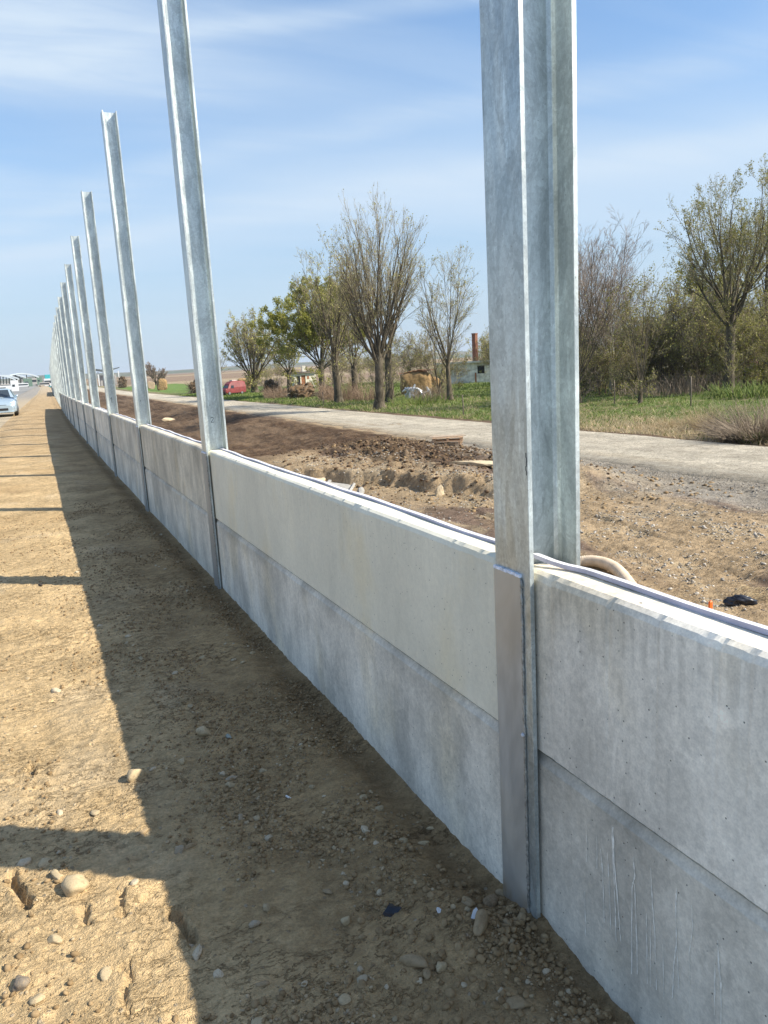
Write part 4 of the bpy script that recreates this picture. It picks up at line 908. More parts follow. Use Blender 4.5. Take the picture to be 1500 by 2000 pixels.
T(566, 762, 640, 'small dark twiggy tree beside the white shed', 6, trpx=5, th=.3, spread=.8, nl=9, kids=(9, 6, 5), trop=.04, wig=.12, leaves=2200, lsize=.4, ang=(.35, .9), low=10, leaf=M_olive)
T(630, 770, 546, 'round topped tree in fresh green leaf', 7, name='green_tree', trpx=7, th=.28, spread=1.05, nl=22, kids=(9, 7, 5), trop=.06, wig=.09, leaves=95000, lsize=.21, ang=(.35, .8), low=6, leaf=M_leaf, lmix=.38, egg=.14)
T(880, 782, 485, 'slender open bare tree just left of the nearest post', 8, trpx=5.5, th=.28, spread=.52, nl=10, kids=(10, 7, 4), trop=.05, wig=.06, leaves=1300, lsize=.14, ang=(.3, .6), low=8)
T(858, 778, 590, 'multi stemmed young tree left of the slender open one', 9, trpx=4, th=.1, spread=.45, nl=9, kids=(9, 7, 5), trop=.04, wig=.08, leaves=900, lsize=.14, ang=(.3, .8), low=14)
T(305, 752, 704, 'bushy leafless tree by the straw bales far left', 10, trpx=2.2, th=.1, spread=1.15, nl=16, kids=(9, 7, 5), trop=.07, wig=.08, ang=(.3, .8), low=10, twig=M_twigR, twpx=.3)
T(424, 765, 660, 'thin bare tree half hidden behind the second post', 18, trpx=2.5, th=.25, spread=.7, nl=8, kids=(6, 5, 3), trop=.05, wig=.08, ang=(.3, .8), leaves=500, lsize=.2)
T(1421, 767, 340, 'largest tree at right with dark forked trunk and olive buds', 11, trpx=10.5, th=.40, spread=.85, nl=18, kids=(10, 8, 5), trop=.10, wig=.08, leaves=17000, lsize=.115, ang=(.3, .75), low=26, leaf=M_olive)
T(1312, 757, 530, 'small bare tree with straight trunk left of the largest tree at right', 12, trpx=5, th=.33, spread=.5, nl=10, kids=(9, 6, 5), trop=.05, wig=.07, leaves=1500, lsize=.17, ang=(.3, .8), low=6)
T(1250, 787, 492, 'thin many stemmed young tree in front of the thicket', 13, trpx=4, th=.12, spread=.30, nl=12, kids=(9, 5, 3), trop=.05, wig=.05, leaves=1800, lsize=.13, ang=(.3, .7), low=20, leaf=M_olive)
T(1131, 788, 450, 'reddish brown bare tree touching the right edge of the nearest post', 14, trpx=4.5, th=.15, spread=.46, nl=22, kids=(9, 6, 4), trop=.05, wig=.06, leaves=300, lsize=.1, ang=(.3, .7), low=18, twig=M_twigR)
T(1193, 768, 560, 'pale barked birch like tree with crooked white limbs', 15, trpx=3.5, th=.3, spread=.5, nl=8, kids=(6, 5, 4), trop=.04, wig=.16, ang=(.4, .9), low=4, bark=M_birch, twig=M_twigR)
T(1500, 752, 322, 'very tall bare tree cut by the right picture edge', 16, trpx=9, th=.3, spread=.6, nl=13, kids=(9, 6, 4), trop=.08, wig=.08, leaves=8000, lsize=.13, ang=(.3, .7), low=8)
T(1384, 742, 470, 'thick dark trunked tree behind the largest tree at right', 17, trpx=12, th=.4, spread=.7, nl=12, kids=(9, 7, 5), trop=.05, wig=.12, leaves=6000, lsize=.26, ang=(.3, .9), low=22, leaf=M_olive)
T(1170, 760, 432, 'dense purplish bare tree behind the birch like one', 19, trpx=5, th=.25, spread=.6, nl=24, kids=(9, 7, 5), trop=.07, wig=.09, ang=(.3, .8), low=4, twig=M_twigR)
# thicket: thin young trees that nobody can tell apart
TH = [make_tree_meshes(700+i, 8., 1.2, .09, .42, 9, kids=(9, 7, 5), trop=.04, wig=.09, leaves=900+700*(i % 2), lsize=.20, ang=(.3, .9), twr=.009, low=12) for i in range(4)]
rg = random.Random(77); n = 0
ROWS = [(1125, 1520, 748, 762, 48, .85), (1120, 1515, 736, 748, 50, .85), (835, 905, 755, 765, 4, .5), (640, 840, 745, 756, 16, .9), (505, 560, 748, 758, 5, .9), (1125, 1240, 768, 780, 9, .5), (945, 1130, 742, 760, 22, .9)]
for (a, b, y0, y1, cnt, sc) in ROWS:
    for i in range(cnt):
        px = a+(b-a)*(i+rg.random())/cnt; py = rg.uniform(y0, y1); p = at(px, py); s = sc*rg.uniform(.7, 1.25)
        side = 'right of the nearest post' if a > 1000 else ('behind the nearest post' if a > 940 else 'left of the nearest post')
        plant_tree(TH[n % 4], p, rg.uniform(0, 6.28), '%s sapling with %s, %s thicket %s' % ('brownish twigged' if n % 3 else 'pale twigged', 'olive leaf specks' if n % 2 else 'yellow buds', 'front' if y0 > 750 else ('middle' if y0 > 740 else 'back'), side), 'sapling', 'thicket saplings %s' % side, 'sapling', None, M_twigR if n % 3 else M_twig, M_olive if n % 2 else M_bud, s, s*rg.uniform(.85, 1.15)); n += 1

# ------------------------------------------------------------------ grass, weeds, brush
def blades(name, P, Hh, Wd, lean, mat, seed, **k):
    rg = np.random.RandomState(seed); n = len(P); a = rg.rand(n)*6.283; s = np.stack([np.cos(a), np.sin(a), a*0], 1); b = rg.rand(n)*6.283; l = np.stack([np.cos(b), np.sin(b), b*0], 1)*(lean*(.3+rg.rand(n)))[:, None]*Hh[:, None]
    up_ = np.array([[0, 0, 1.]])*Hh[:, None]; w = Wd[:, None]
    V = np.stack([P-s*w, P+s*w, P+s*w*.7+up_*.55+l*.35, P-s*w*.7+up_*.55+l*.35, P+up_+l+s*w*.1, P+up_+l-s*w*.1], 1).reshape(-1, 3); i = np.arange(n)[:, None]*6
    F = np.concatenate([i+np.array([[0, 1, 2, 3]]), i+np.array([[3, 2, 4, 5]])]); return link(name, npmesh(name, V, F, False), mat, **k)
def ptsR(n, u0_, u1, y0, y1, pw, seed, f=None):
    rg = np.random.RandomState(seed); y = y0+(y1-y0)*rg.rand(n)**pw; u = u0_+(u1-u0_)*rg.rand(n)**1.3
    if f is not None: k = f(u, y, rg); u, y = u[k], y[k]
    x = u+bend(y); return np.stack([x, y, terrain(x, y, False)-.01], 1)
def dryarea(u, y): return (1-ss(24.5, 29, u+2.5*fbm(u*.5, y*.5, 63, 3)))*(1-ss(26, 36, y))
P = ptsR(90000, 21.9, 62, 14, 150, 1.4, 1, lambda u, y, r: (r.rand(len(u)) > .75*dryarea(u, y)) & (fbm(u*2.2, y*1.2, 62, 3) < .35)); rg_ = np.random.RandomState(3); n = len(P); q = .5+.5*rg_.rand(n)
blades('verge_grass', P, (.06+.15*rg_.rand(n)**2)*(1+.4*ss(40, 80, P[:, 1])), .010+.012*rg_.rand(n)+.00035*P[:, 1], np.full(n, .7), M_grass, 2, label='green grass growing along the far side of the gravel road', cat='grass', kind='stuff')
P = ptsR(52000, 21.6, 36, 14, 90, 1.3, 5, lambda u, y, r: r.rand(len(u)) < .85*dryarea(u, y)+.12+.35*(fbm(u*.9, y*.5, 90, 3) > .12)); n = len(P)
blades('dry_grass', P, .08+.25*rg_.rand(n)**2, .008+.010*rg_.rand(n), np.full(n, 1.6), M_dry, 6, label='dry straw coloured grass matted along the road verge', cat='dry grass', kind='stuff')
def tuft(px, py, toppx, n, sprd, mat, lab, name, cat, seed, lean=.5, wd=.008, bias=(0, 0)):
    p = at(px, py); H = H_at(p, py, toppx); rg = np.random.RandomState(seed); V = []; g = {}
    for i in range(n):
        a = rg.rand()*6.28; r = sprd*math.sqrt(rg.rand()); b = np.array([p.x+r*math.cos(a), p.y+r*math.sin(a), 0]); b[2] = tz(b[0], b[1])-.02; d = np.array([math.cos(a)*lean*rg.rand()+bias[0]*rg.rand(), math.sin(a)*lean*rg.rand()+bias[1]*rg.rand(), 1.]); L = H*rg.uniform(.45, 1.05)
        P = [b]; 
        for j in range(4): d = d+rg.randn(3)*.12+np.array([0, 0, -.12]); P.append(P[-1]+nrm(d)*L/4)
        g.setdefault((5, 3), []).append((np.array(P), wd*np.array([1, .9, .75, .5, .25])*rg.uniform(.6, 1.3)))
    V, F = tubes(g); return link(name, npmesh(name, V, F), mat, label=lab, cat=cat)
tuft(1372, 838, 782, 260, .38, M_dry, 'pale tuft of tall dry grass on the verge at right', 'grass_tuft', 'grass tuft', 1, .9, .007)
tuft(1478, 858, 762, 1100, 1.15, M_brush, 'tangled heap of grey brown cut brush at the right edge', 'brush_heap', 'brush heap', 2, 1.6, .011, (-1.0, -.3))
tuft(1425, 850, 815, 300, .9, M_dry, 'low fringe of dry stalks in front of the cut brush heap', 'dry_fringe', 'dry stalks', 3, 1.4, .007)
tuft(1470, 862, 838, 220, .5, M_grass, 'dark green nettle clump at the foot of the brush heap', 'nettle_clump', 'weeds', 4, .7, .02)
tuft(1298, 832, 808, 200, 1.0, M_dry, 'flattened patch of dry grass on the verge right of the nearest post', 'grass_patch', 'dry grass', 5, 1.8, .008)
tuft(664, 782, 738, 420, 2.2, M_pink, 'pinkish dry weeds between the two left trunks', 'dry_weeds', 'weeds', 6, .35, .018)
tuft(720, 780, 742, 320, 2.0, M_pink, 'pinkish dry weeds left of the tallest tree', 'dry_weeds', 'weeds', 7, .35, .018)
tuft(540, 778, 748, 300, 1.6, M_pink, 'pinkish dry weeds in front of the white shed', 'dry_weeds', 'weeds', 8, .4, .018)
tuft(845, 782, 745, 300, 1.8, M_brush, 'grey weeds around the stems of the young tree', 'dry_weeds', 'weeds', 9, .4, .016)
tuft(815, 790, 765, 240, 2.4, M_grass, 'tall green grass in front of the hay heap', 'tall_grass', 'grass', 10, .6, .02)
tuft(1290, 770, 735, 300, 3.0, M_brush, 'brown undergrowth below the small straight tree', 'undergrowth', 'undergrowth', 11, .5, .02)
tuft(1360, 762, 715, 480, 3.2, M_brush, 'tall brown undergrowth left of the largest tree at right', 'undergrowth', 'undergrowth', 12, .4, .02)
tuft(1470, 775, 735, 350, 2.6, M_grass, 'green shrubby growth right of the largest tree', 'undergrowth', 'undergrowth', 13, .6, .03)
def rootheap(px, py, w, h, lab, seed):
    p = at(px, py); s = dep(p)/FPX; W_, H_ = w*s*.5, h*s; rg = np.random.RandomState(seed); g = {}
    o = empty('root_heap', p, label=lab, cat='brush heap'); V, F = rock_mesh(seed, 1, 4, .4, 0); V = V*np.array([W_*.8, W_*.5, H_*.55])+.12*H_*np.stack([fbm(V[:, 0]*4, V[:, 1]*4+V[:, 2]*4, seed+i, 3) for i in range(3)], 1)*2
    link('soil_core', npmesh('soil_core', V+np.array([0, 0, H_*.3]), F), M_darkclod, o)
    for i in range(160):
        a = rg.rand()*6.28; q = np.array([math.cos(a)*W_*rg.rand(), math.sin(a)*W_*.5*rg.rand(), H_*.5*rg.rand()]); d = rg.randn(3)+np.array([0, 0, .5]); P = [q]
        for j in range(4): d = nrm(d)+rg.randn(3)*.3; P.append(P[-1]+nrm(d)*H_*.22*rg.uniform(.6, 1.3))
        g.setdefault((5, 4), []).append((np.array(P), .06*np.array([1, .8, .6, .4, .2])*rg.uniform(.3, 1.1)))
    V, F = tubes(g); link('roots', npmesh('roots', V, F), M_brush, o)
rootheap(590, 778, 60, 30, 'dark uprooted stump heap in front of the white shed', 31); rootheap(532, 774, 36, 32, 'leaning dark root mass left of the stump heap', 32); rootheap(640, 776, 36, 26, 'brown heap of brush right of the stump heap', 33); rootheap(556, 776, 30, 18, 'low dark heap between the two root masses', 34)
rootheap(240, 757, 14, 22, 'dark scrub heap far left behind the row of posts', 35); rootheap(380, 768, 14, 26, 'dark round bush half hidden behind the second post', 36)
M_post = simple('old_wood_post', (.16, .13, .10), .9, 0, .3, 6)
for (px, py, top, lab) in [(905, 814, 770, 'thin dark fence post in the grass left of the nearest post'), (1349, 793, 733, 'thin wooden fence post in the grass right of the nearest post'), (632, 792, 764, 'short thin fence post near the leaning tree'), (1200, 788, 742, 'short thin stake by the thicket right of the nearest post')]:
    p = at(px, py); H = H_at(p, py, top); mb = MB(); mb.tube([(0, 0, -.3), (.02, 0, H*.5), (0, .02, H)], [.04, .037, .034], 8); o = mb.build('fence_post', M_post, label=lab, cat='fence post', smooth=True); o.location = p

# ------------------------------------------------------------------ buildings and vehicles among the trees
def facing(p): return math.atan2(-(CAM[0]-p[0]), (CAM[1]-p[1]))+math.pi     # local -Y looks at the camera
M_plaster = simple('stained_plaster', (.66, .62, .52), .9, 0, .25, 2); M_rust = simple('rusty_door', (.30, .12, .05), .8, 0, .4, 5); M_dark = simple('dark_opening', (.015, .015, .017), .6); M_roof = simple('tar_roof', (.07, .06, .055), .9, 0, .3, 3)
M_brick = simple('red_brick', (.20, .085, .05), .9, 0, .35, 9); M_wallg = simple('ruin_render', (.66, .64, .58), .9, 0, .35, 1.5)
p = at(597, 756); s = dep(p)/FPX; o = empty('white_shed', p, facing(p)+.25, label='small white shed with orange brown door and flat roof', cat='shed')
w, h, dpt = 44*s, 27*s, 3.2
mb = MB(); a, b = -w/2, w/2
for bx in [((a, 0, -.5), (a+.12*w, dpt, h)), ((a+.12*w, .02, h*.8), (a+.28*w, dpt, h)), ((a+.28*w, 0, -.5), (a+.33*w, dpt, h)), ((a+.33*w, .02, h*.85), (a+.52*w, dpt, h)), ((a+.52*w, 0, -.5), (b, dpt, h))]: mb.box(*bx)
mb.build('wall', M_plaster, o); mb = MB(); mb.box((a+.33*w, .10, -.4), (a+.52*w, .18, h*.85)); mb.build('door', M_rust, o); mb = MB(); mb.box((a+.12*w, .12, -.4), (a+.28*w, .2, h*.8)); mb.build('doorway', M_dark, o)
mb = MB(); mb.box((a+.60*w, -.03, h*.55), (a+.68*w, -.003, h*.78)); mb.build('window', M_rust, o)
mb = MB(); mb.add([(a-.5, -.5, h+.02), (b+.35, -.5, h+.16), (b+.35, dpt+.3, h+.16), (a-.5, dpt+.3, h+.02), (a-.5, -.5, h+.2), (b+.35, -.5, h+.34), (b+.35, dpt+.3, h+.34), (a-.5, dpt+.3, h+.2)], [(0, 3, 2, 1), (4, 5, 6, 7), (0, 1, 5, 4), (1, 2, 6, 5), (2, 3, 7, 6), (3, 0, 4, 7)]); rf = mb.build('roof', M_roof, o)
mb = MB(); mb.box((-.3*w*.1, 1.2, h+.2), (.12*w, 1.7, h+1.4)); mb.build('chimney', M_plaster, rf)
p = at(915, 748); s = dep(p)/FPX; o = empty('ruined_building', p, facing(p)-.10, label='long ruined grey white building with square black window opening', cat='building'); w, h = 100*s, 38*s
mb = MB(); a = -w*.62; b = w*.45
for bx in [((a, 0, -.5), (.30*w*.6, 5, h)), ((.18*w, .03, -.5), (.32*w, 5, h*.45)), ((.18*w, .03, h*.85), (.32*w, 5, h)), ((.32*w, 0, -.5), (b, 5, h)), ((.0*w, -.03, -.5), (.012*w, -.003, h)), ((-.3*w, -.03, -.5), (-.288*w, -.003, h))]: mb.box(*bx)
mb.build('wall', M_wallg, o); mb = MB(); mb.box((.18*w, .3, h*.45), (.32*w, .4, h*.85)); mb.build('window', M_dark, o); mb = MB(); mb.box((.13*w, -.05, -.4), (.16*w, -.02, h*.5)); mb.box((-.52*w, -.06, -.3), (-.40*w, -.02, h*.7)); mb.build('door', M_rust, o)
mb = MB(); mb.box((a-.4, -.5, h+.01), (b+.4, 5.4, h+.28)); mb.build('roof', M_wallg, o)
p2 = p+Vector((2.2, 3.0, 0)); pc = at(931, 745); hC = H_at(pc, 745, 651); mb = MB(); wc = 4.*dep(pc)/FPX; rgx = random.Random(9)
nst = 24
mb.prism([(-wc, -wc), (wc, -wc), (wc, wc), (-wc, wc)], 'z', -.5, hC, n=nst, jit=lambda i, j, t: ((.03*(1 if j in (1, 2) else -1)) if i % 2 else 0, 0)); mb.box((-wc*1.15, -wc*1.15, hC+.003), (wc*1.15, wc*1.15, hC+.18))
o = mb.build('brick_chimney', M_brick, label='tall square red brick chimney beside the ruined building', cat='chimney'); o.location = pc+Vector((.5, 1.0, 0)); o.rotation_euler = (0, 0, .4)
# hay heap with boards, scrap metal
M_hay = simple('old_hay', (.27, .175, .08), .95, 0, .4, 3, .05)
def haystack(px, py, w, h, lab, seed, name='hay_heap', m=None, sq=0):
    p = at(px, py); s = dep(p)/FPX; V, F = rock_mesh(seed, 1, 4, .16, 6 if sq else 2); V = np.sign(V)*np.abs(V)**(.6)*np.array([w*s*.5, w*s*.35, h*s*.55]); V = V+.10*np.stack([fbm(V[:, 0]*2.2, V[:, 1]*2+V[:, 2]*2.5, seed+i, 4) for i in range(3)], 1)*h*s*.4
    o = link(name, npmesh(name, V, F), m or M_hay, label=lab, cat='hay'); o.location = p+Vector((0, 0, h*s*.45)); o.rotation_euler = (0, 0, facing(p)); return o, p
haystack(812, 772, 62, 46, 'big ochre hay heap behind the trees', 51); haystack(848, 768, 26, 34, 'straw bale standing right of the big hay heap', 52, sq=1); haystack(795, 770, 24, 30, 'rounded straw bale at the left end of the hay heap', 54)
haystack(317, 762, 20, 22, 'square straw bale stack by the bushy far left tree', 53, 'straw_bale', sq=1); haystack(296, 760, 14, 15, 'smaller straw bale pile left of the square bale stack', 55, 'straw_bale', simple('grey_straw', (.35, .26, .17)), 1); haystack(478, 762, 26, 24, 'old straw mound behind the red van', 56, 'straw_mound')
p = at(812, 772); hb = H_at(p, 772, 722); mb = MB()
for i in range(5): mb.box((-1.8+i*.5, -.6-.1*i, hb-.35+.09*i), (.6+i*.35, .5, hb-.30+.09*i))
o = mb.build('old_boards', M_rust, label='rusty sheets lying on top of the hay heap', cat='boards'); o.location = p; o.rotation_euler = (0, .04, facing(p))
p = at(818, 778); M_scr = simple('scrap_sheet', (.60, .62, .64), .4, .4, .2, 5); mb = MB(); rgx = random.Random(12)
for i in range(16):
    c = Vector((rgx.uniform(-1.1, 1.1), rgx.uniform(-.3, .3), rgx.uniform(.2, 1.1))); d = Vector((rgx.uniform(-1, 1), rgx.uniform(-.3, .3), rgx.uniform(-.1, 1))).normalized(); mb.tube([c-d*.5, c+d*.1+Vector((0, 0, .08)), c+d*.6], [.10, .16, .05], 6)
o = mb.build('scrap_metal', M_scr, label='pale bent scrap metal in front of the hay heap', cat='scrap'); o.location = p; o.rotation_euler = (0, 0, facing(p))

# loft helper for vehicles: sections (y, half width bottom, half width top, z bottom, z shoulder, z top)
def loft(secs, mat, name, parent, bevel=0, smooth=True):
    vs = []; k = 12
    for (y, wb, ws, wt, z0, zs, zt) in secs:
        half = [(wb*.9, z0), (wb, z0+.08), (ws, z0+(zs-z0)*.5), (ws*.985, zs), (wt+(ws-wt)*.15, zs+(zt-zs)*.85 if zt > zs else zt), (wt*.85, zt)]
        ring = half+[(-a, b) for a, b in half[::-1]]; vs += [(a, y, b) for a, b in ring]
    fs = [tuple(range(k))[::-1], tuple(range(len(vs)-k, len(vs)))]
    for i in range(len(secs)-1):
        for j in range(k): fs.append((i*k+j, i*k+(j+1) % k, (i+1)*k+(j+1) % k, (i+1)*k+j))
    mb = MB(); mb.add(vs, fs); return mb.build(name, mat, parent, smooth=False, bevel=bevel)
M_glass = NT('car_glass').fin((.03, .04, .05), .08, 0, .8); M_tyre = simple('tyre_rubber', (.02, .02, .02), .85); M_rim = simple('wheel_rim', (.45, .46, .47), .3, .8, .05); M_lamp = simple('headlamp', (.75, .78, .80), .1, .3, .05)
def wheel(o, x, y, r, w, sgn):
    mb = MB(); mb.tube([(x-w/2, y, r), (x-w/2+.02, y, r), (x+w/2-.02, y, r), (x+w/2, y, r)], [r*.93, r, r, r*.93], 24); wh = mb.build('tyre', M_tyre, o, smooth=False)
    mb = MB(); mb.tube([(x+sgn*(w/2+.002), y, r), (x+sgn*(w/2+.018), y, r)], [r*.66, r*.60], 20); mb.build('rim', M_rim, wh)
def slab(o, name, pts, th, mat):
    pts = [Vector(q) for q in pts]; nn = (pts[1]-pts[0]).cross(pts[2]-pts[0]).normalized()*th; k = len(pts); mb = MB()
    mb.add(pts+[q+nn for q in pts], [tuple(range(k))[::-1], tuple(range(k, 2*k))]+[(i, (i+1) % k, (i+1) % k+k, i+k) for i in range(k)]); return mb.build(name, mat, o)
M_silver = simple('silver_paint', (.40, .50, .58), .25, .35, .03)
# silver hatchback, front towards the camera (-Y)
cy = 46.6; cx = -2.28-.90+float(bend(cy)); o = empty('silver_car', (cx, cy, tz(cx, cy)+.01), label='silver hatchback with its front to us at the left edge on the pale track', cat='car')
loft([(0.02, .62, .66, .55, .28, .55, .60), (.10, .80, .82, .66, .22, .62, .72), (.35, .86, .88, .72, .20, .70, .82), (1.05, .88, .90, .74, .20, .86, .98), (1.3, .88, .90, .74, .20, .90, 1.02), (3.9, .88, .90, .70, .22, .95, 1.02), (4.3, .80, .84, .66, .28, .90, .98)], M_silver, 'body', o)
loft([(1.15, .78, .78, .62, .93, 1.0, 1.02), (1.95, .80, .78, .56, .95, 1.12, 1.46), (2.9, .80, .78, .58, .95, 1.12, 1.50), (3.9, .78, .76, .54, .95, 1.10, 1.42), (4.25, .74, .72, .55, .93, 1.0, 1.06)], M_silver, 'cabin', o)
slab(o, 'windshield', [(-.60, 1.20, 1.055), (.60, 1.20, 1.055), (.52, 1.86, 1.42), (-.52, 1.86, 1.42)], .02, M_glass)
for s_ in (-1, 1):
    slab(o, 'headlight', [(s_*.50, .085, .62), (s_*.80, .20, .70), (s_*.84, .42, .80), (s_*.60, .16, .72)], .035*s_, M_lamp)
    slab(o, 'fog_light', [(s_*.55, .05, .36), (s_*.76, .09, .40), (s_*.76, .09, .50), (s_*.60, .05, .44)], .02*s_, M_dark)
    mb = MB(); mb.tube([(s_*.80, 1.42, 1.0), (s_*.92, 1.40, 1.06), (s_*1.00, 1.40, 1.07)], [.03, .08, .07], 8); mb.build('mirror', M_silver, o, smooth=True)
    slab(o, 'side_window', [(s_*.785, 1.55, 1.03), (s_*.785, 3.6, 1.05), (s_*.63, 3.5, 1.38), (s_*.63, 2.1, 1.40)], .02*s_, M_glass)
    for y_ in (.82, 3.42): wheel(o, s_*.80, y_, .31, .20, s_)
mb = MB(); mb.box((-.45, -.005, .34), (.45, .05, .46)); mb.build('grille', M_dark, o); mb = MB(); mb.box((-.72, .0, .24), (.72, .06, .28)); mb.build('bumper_lip', M_silver, o)
mb = MB(); mb.box((-.38, .03, .56), (.38, .07, .64)); mb.build('upper_grille', M_dark, o)
# red van, three quarter view
M_red = simple('faded_red_paint', (.20, .035, .035), .5, 0, .25, 2)
p = at(456, 771); s = dep(p)/FPX; o = empty('red_van', p, facing(p)-.95, label='old dark red high roof van parked on the grass by the willow like tree', cat='van'); k = 43*s/4.1; o.scale = (k, k, k)
loft([(-2.3, .75, .80, .70, .45, .85, .95), (-2.15, .88, .92, .80, .35, 1.0, 1.15), (-1.75, .92, .96, .82, .32, 1.15, 1.25), (-1.25, .94, .96, .74, .32, 1.25, 2.05), (-.8, .94, .96, .70, .32, 1.3, 2.40), (0, .95, .96, .70, .32, 1.4, 2.55), (1.9, .95, .96, .70, .32, 1.4, 2.5), (2.3, .92, .93, .68, .36, 1.4, 2.35)], M_red, 'body', o)
slab(o, 'windshield', [(-.76, -1.72, 1.30), (.76, -1.72, 1.30), (.66, -1.28, 1.92), (-.66, -1.28, 1.92)], .03, M_glass)
for s_ in (-1, 1):
    slab(o, 'side_window', [(s_*.955, -1.15, 1.25), (s_*.955, -.45, 1.25), (s_*.90, -.45, 1.75), (s_*.90, -.95, 1.75)], .03*s_, M_glass); slab(o, 'headlight', [(s_*.50, -2.30, .72), (s_*.78, -2.27, .72), (s_*.78, -2.27, .92), (s_*.50, -2.30, .92)], -.03*s_, M_lamp)
    for y_ in (-1.45, 1.35): wheel(o, s_*.84, y_, .34, .2, s_)
mb = MB(); mb.box((-.85, -2.40, .42), (.85, -2.28, .58)); mb.build('bumper', M_dark, o); mb = MB(); mb.box((-.45, -.3, 2.55), (.35, .7, 2.72)); mb.build('roof_hatch', simple('roof_hatch_paint', (.50, .42, .40)), o)
# far vehicles and roofs on the right
p = at(1458, 722); o = empty('red_pickup', p, facing(p)+1.2, label='small red and white vehicle glimpsed between the trunks at right', cat='vehicle')
loft([(-2.1, .8, .84, .7, .4, .8, .9), (-1.0, .88, .9, .75, .35, .95, 1.05), (-.6, .88, .9, .7, .35, 1., 1.6), (.6, .88, .9, .7, .35, 1., 1.65), (.9, .88, .9, .75, .35, .95, 1.1), (2.1, .85, .88, .75, .4, .9, 1.0)], M_red, 'body', o); slab(o, 'side_window', [(-.91, -.5, 1.05), (-.91, .5, 1.05), (-.75, .45, 1.5), (-.75, -.4, 1.5)], .03, M_lamp)
for s_ in (-1, 1):
    for y_ in (-1.3, 1.3): wheel(o, s_*.8, y_, .33, .2, s_)
p = at(1306, 738); o = empty('low_outbuilding', p, facing(p)-.1, label='low grey outbuilding with pale roof behind the small straight tree', cat='building'); s = dep(p)/FPX
mb = MB(); mb.box((-22*s, 0, -.4), (22*s, 5, 18*s)); mb.build('wall', M_wallg, o); mb = MB(); mb.box((-24*s, -.5, 18*s+.01), (24*s, 5.4, 20*s)); mb.build('roof', M_plaster, o); mb = MB(); mb.box((-8*s, -.04, 6*s), (2*s, -.003, 13*s)); mb.build('window', M_dark, o)

# ------------------------------------------------------------------ far left: roadside station with curved canopies, trucks, kiosk
M_can = simple('canopy_skin', (.50, .56, .60), .5, 0, .05); M_can2 = simple('teal_skin', (.05, .38, .42), .5); M_steel2 = simple('dark_steel', (.10, .12, .13), .6, .3, .1); M_wht = simple('white_cab', (.60, .62, .64), .4, 0, .05); M_green = simple('green_container', (.12, .19, .15), .6); M_cont = simple('grey_container', (.34, .33, .32), .7)
def canopy(x, y, w, lab, h=5.2, flip=1):
    z = tz(x, y); o = empty('curved_canopy', (x, y, z), label=lab, cat='canopy', group='curved canopies of the roadside station'); mb = MB(); n = 12; pr = []
    for i in range(n+1): t = i/n; pr.append(((t-.5)*w, h-1.3*flip*(t-.35)**2*4*.8))
    pr += [(a, b-.55) for a, b in pr[::-1]]; mb.prism(pr, 'y', -5, 5); mb.build('roof', M_can, o)
    for sx_ in (-.32, .05, .36):
        mb = MB(); zt = h-1.3*flip*(sx_+.5-.35)**2*4*.8-.2; mb.tube([(sx_*w, -2, -.2), (sx_*w+.3, -2, zt)], .16, 8); mb.build('column', M_steel2, o)
L = ['leftmost', 'second', 'third', 'fourth', 'fifth', 'sixth']
for i, (px, yy, w) in enumerate([(4, 330, 9.5), (16, 345, 8.5), (26, 360, 8.), (37, 375, 8.), (50, 350, 10.5)]):
    p = at(px, 760, 3000); d = fw*FPX+rt*(px-750)-up*(750-1000); t = yy/d[1]; canopy(CAM[0]+d[0]*t, yy, w, '%s white curved canopy at the far left station' % L[i], 4.9 if i < 4 else 5.3)
def col_at(px, Y):
    d = fw*FPX+rt*(px-750)-up*(750-1000); return CAM[0]+d[0]*Y/d[1]
def boxy(px, Y, w, dd, h, mat, lab, cat, name, z0=0., wheels=False, cab=None):
    x = col_at(px, Y); z = tz(x, Y); o = empty(name, (x, Y, z), label=lab, cat=cat); mb = MB(); mb.box((-w/2, 0, z0), (w/2, dd, h)); mb.build('body', mat, o, bevel=.08)
    if wheels:
        for s_ in (-1, 1):
            for y_ in (.8, dd-1): wheel(o, s_*(w/2-.15), y_, .45, .3, s_)
        mb = MB(); mb.box((-w/2+.15, -.04, h*.52), (w/2-.15, -.003, h*.8)); mb.build('windshield', M_glass, o)
    else:
        mb = MB(); mb.box((-w*.3, -.04, h*.42), (w*.05, -.003, h*.62)); mb.build('window', M_glass, o)
boxy(28, 210, 1.7, 1.2, 2.6, M_wht, 'white kiosk box standing in front of the canopies', 'kiosk', 'white_kiosk')
boxy(94, 300, 2.5, 8, 3.2, M_wht, 'white truck parked at the end of the lot near the posts', 'truck', 'white_truck', .6, True)
boxy(87, 285, 3.2, 2, 1.4, M_cont, 'dark low trailer in front of the white truck', 'trailer', 'low_trailer', .4, True)
boxy(98, 420, 4, 5, 6.2, M_can2, 'teal topped hall beyond the white truck', 'building', 'teal_hall')
boxy(55, 320, 3.0, 3, 3.0, M_green, 'green container right of the kiosk', 'container', 'green_container'); boxy(78, 380, 2.2, 2, 3.4, M_green, 'green cabin between the canopies and the white truck', 'cabin', 'green_cabin')
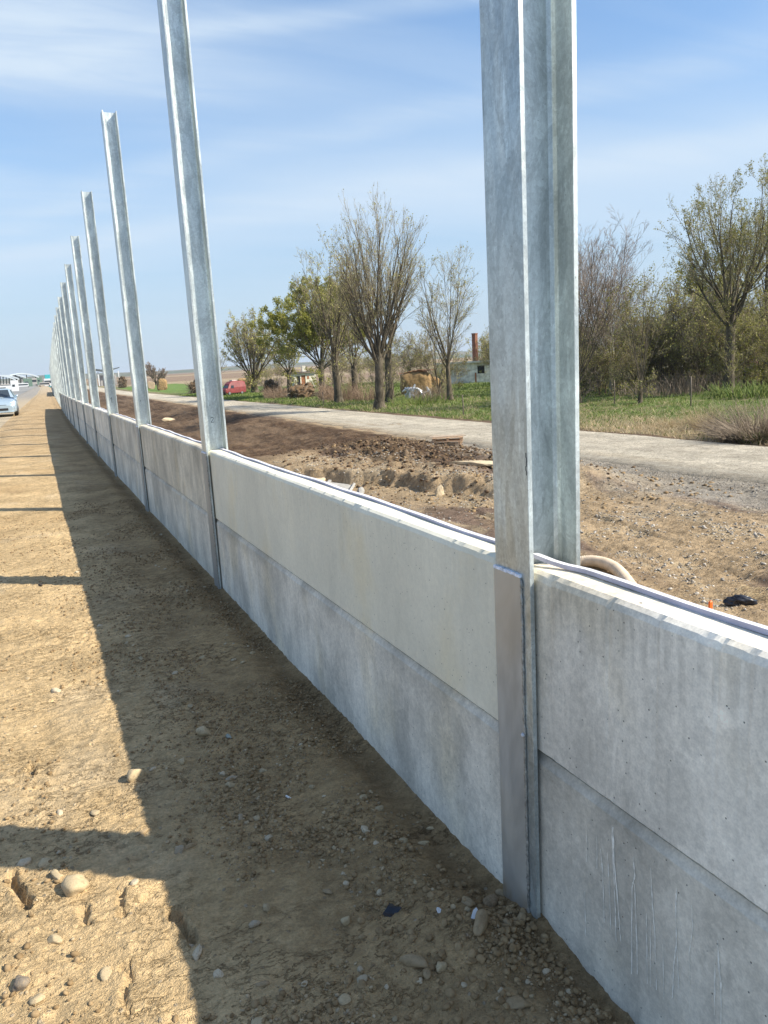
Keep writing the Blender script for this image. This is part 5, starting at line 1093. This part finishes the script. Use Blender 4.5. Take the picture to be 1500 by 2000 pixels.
boxy(66, 330, 2.5, 5, 3.0, M_cont, 'dark lorry beside the last curved canopy', 'lorry', 'dark_lorry', .6, True); boxy(8, 250, 6, 1.5, 1.2, M_wht, 'low white barrier blocks at the left edge', 'barrier', 'barrier_block'); boxy(42, 290, 4.2, 1.8, 1.5, M_wht, 'white car parked under the curved canopies', 'car', 'white_car', .3, True)
boxy(14, 300, 4.2, 1.8, 1.4, M_cont, 'dark car parked below the leftmost canopies', 'car', 'dark_car', .3, True)
# forecourt roof seen between the posts
def at_y(px, py, Y):
    d = fw*FPX+rt*(px-750)-up*(py-1000); t = Y/d[1]; return CAM+d*t
pA = at_y(190, 741, 380); pB = at_y(236, 741, 380); wF = float(pB[0]-pA[0]); hF = 19*380*1.05/FPX
o = empty('forecourt_canopy', (float(pA[0]), 380, float(pA[2])), label='dark roofed forecourt canopy on white columns seen between the posts', cat='canopy')
mb = MB(); mb.prism([(0, hF*.80), (wF*.42, hF*.62), (wF, hF*.92), (wF, hF), (wF*.42, hF*.78), (0, hF*.95)], 'y', 0, 8); mb.build('roof', M_steel2, o)
for f_ in (.05, .28, .5, .68, .92):
    mb = MB(); mb.box((wF*f_, 1, -6), (wF*f_+.45, 1.5, hF*.66)); mb.build('column', M_wht, o)
mb = MB(); mb.box((wF*.15, 3, -6), (wF*.85, 6, hF*.35)); mb.build('shop_wall', M_cont, o)

# ------------------------------------------------------------------ haze
mb = MB(); mb.box((-6000, -60, -8), (9500, 9500, 95)); hzo = mb.build('haze', [], kind='stuff', label='thin bluish haze lying over the whole plain', cat='haze')
hm = bpy.data.materials.new('haze_air'); hm.use_nodes = True; t = hm.node_tree; t.nodes.clear(); vo = t.nodes.new('ShaderNodeVolumePrincipled'); mo = t.nodes.new('ShaderNodeOutputMaterial'); t.links.new(vo.outputs[0], mo.inputs['Volume'])
vo.inputs['Color'].default_value = (.80, .88, 1, 1); vo.inputs['Density'].default_value = .00010; vo.inputs['Anisotropy'].default_value = .1
hzo.data.materials.clear(); hzo.data.materials.append(hm)
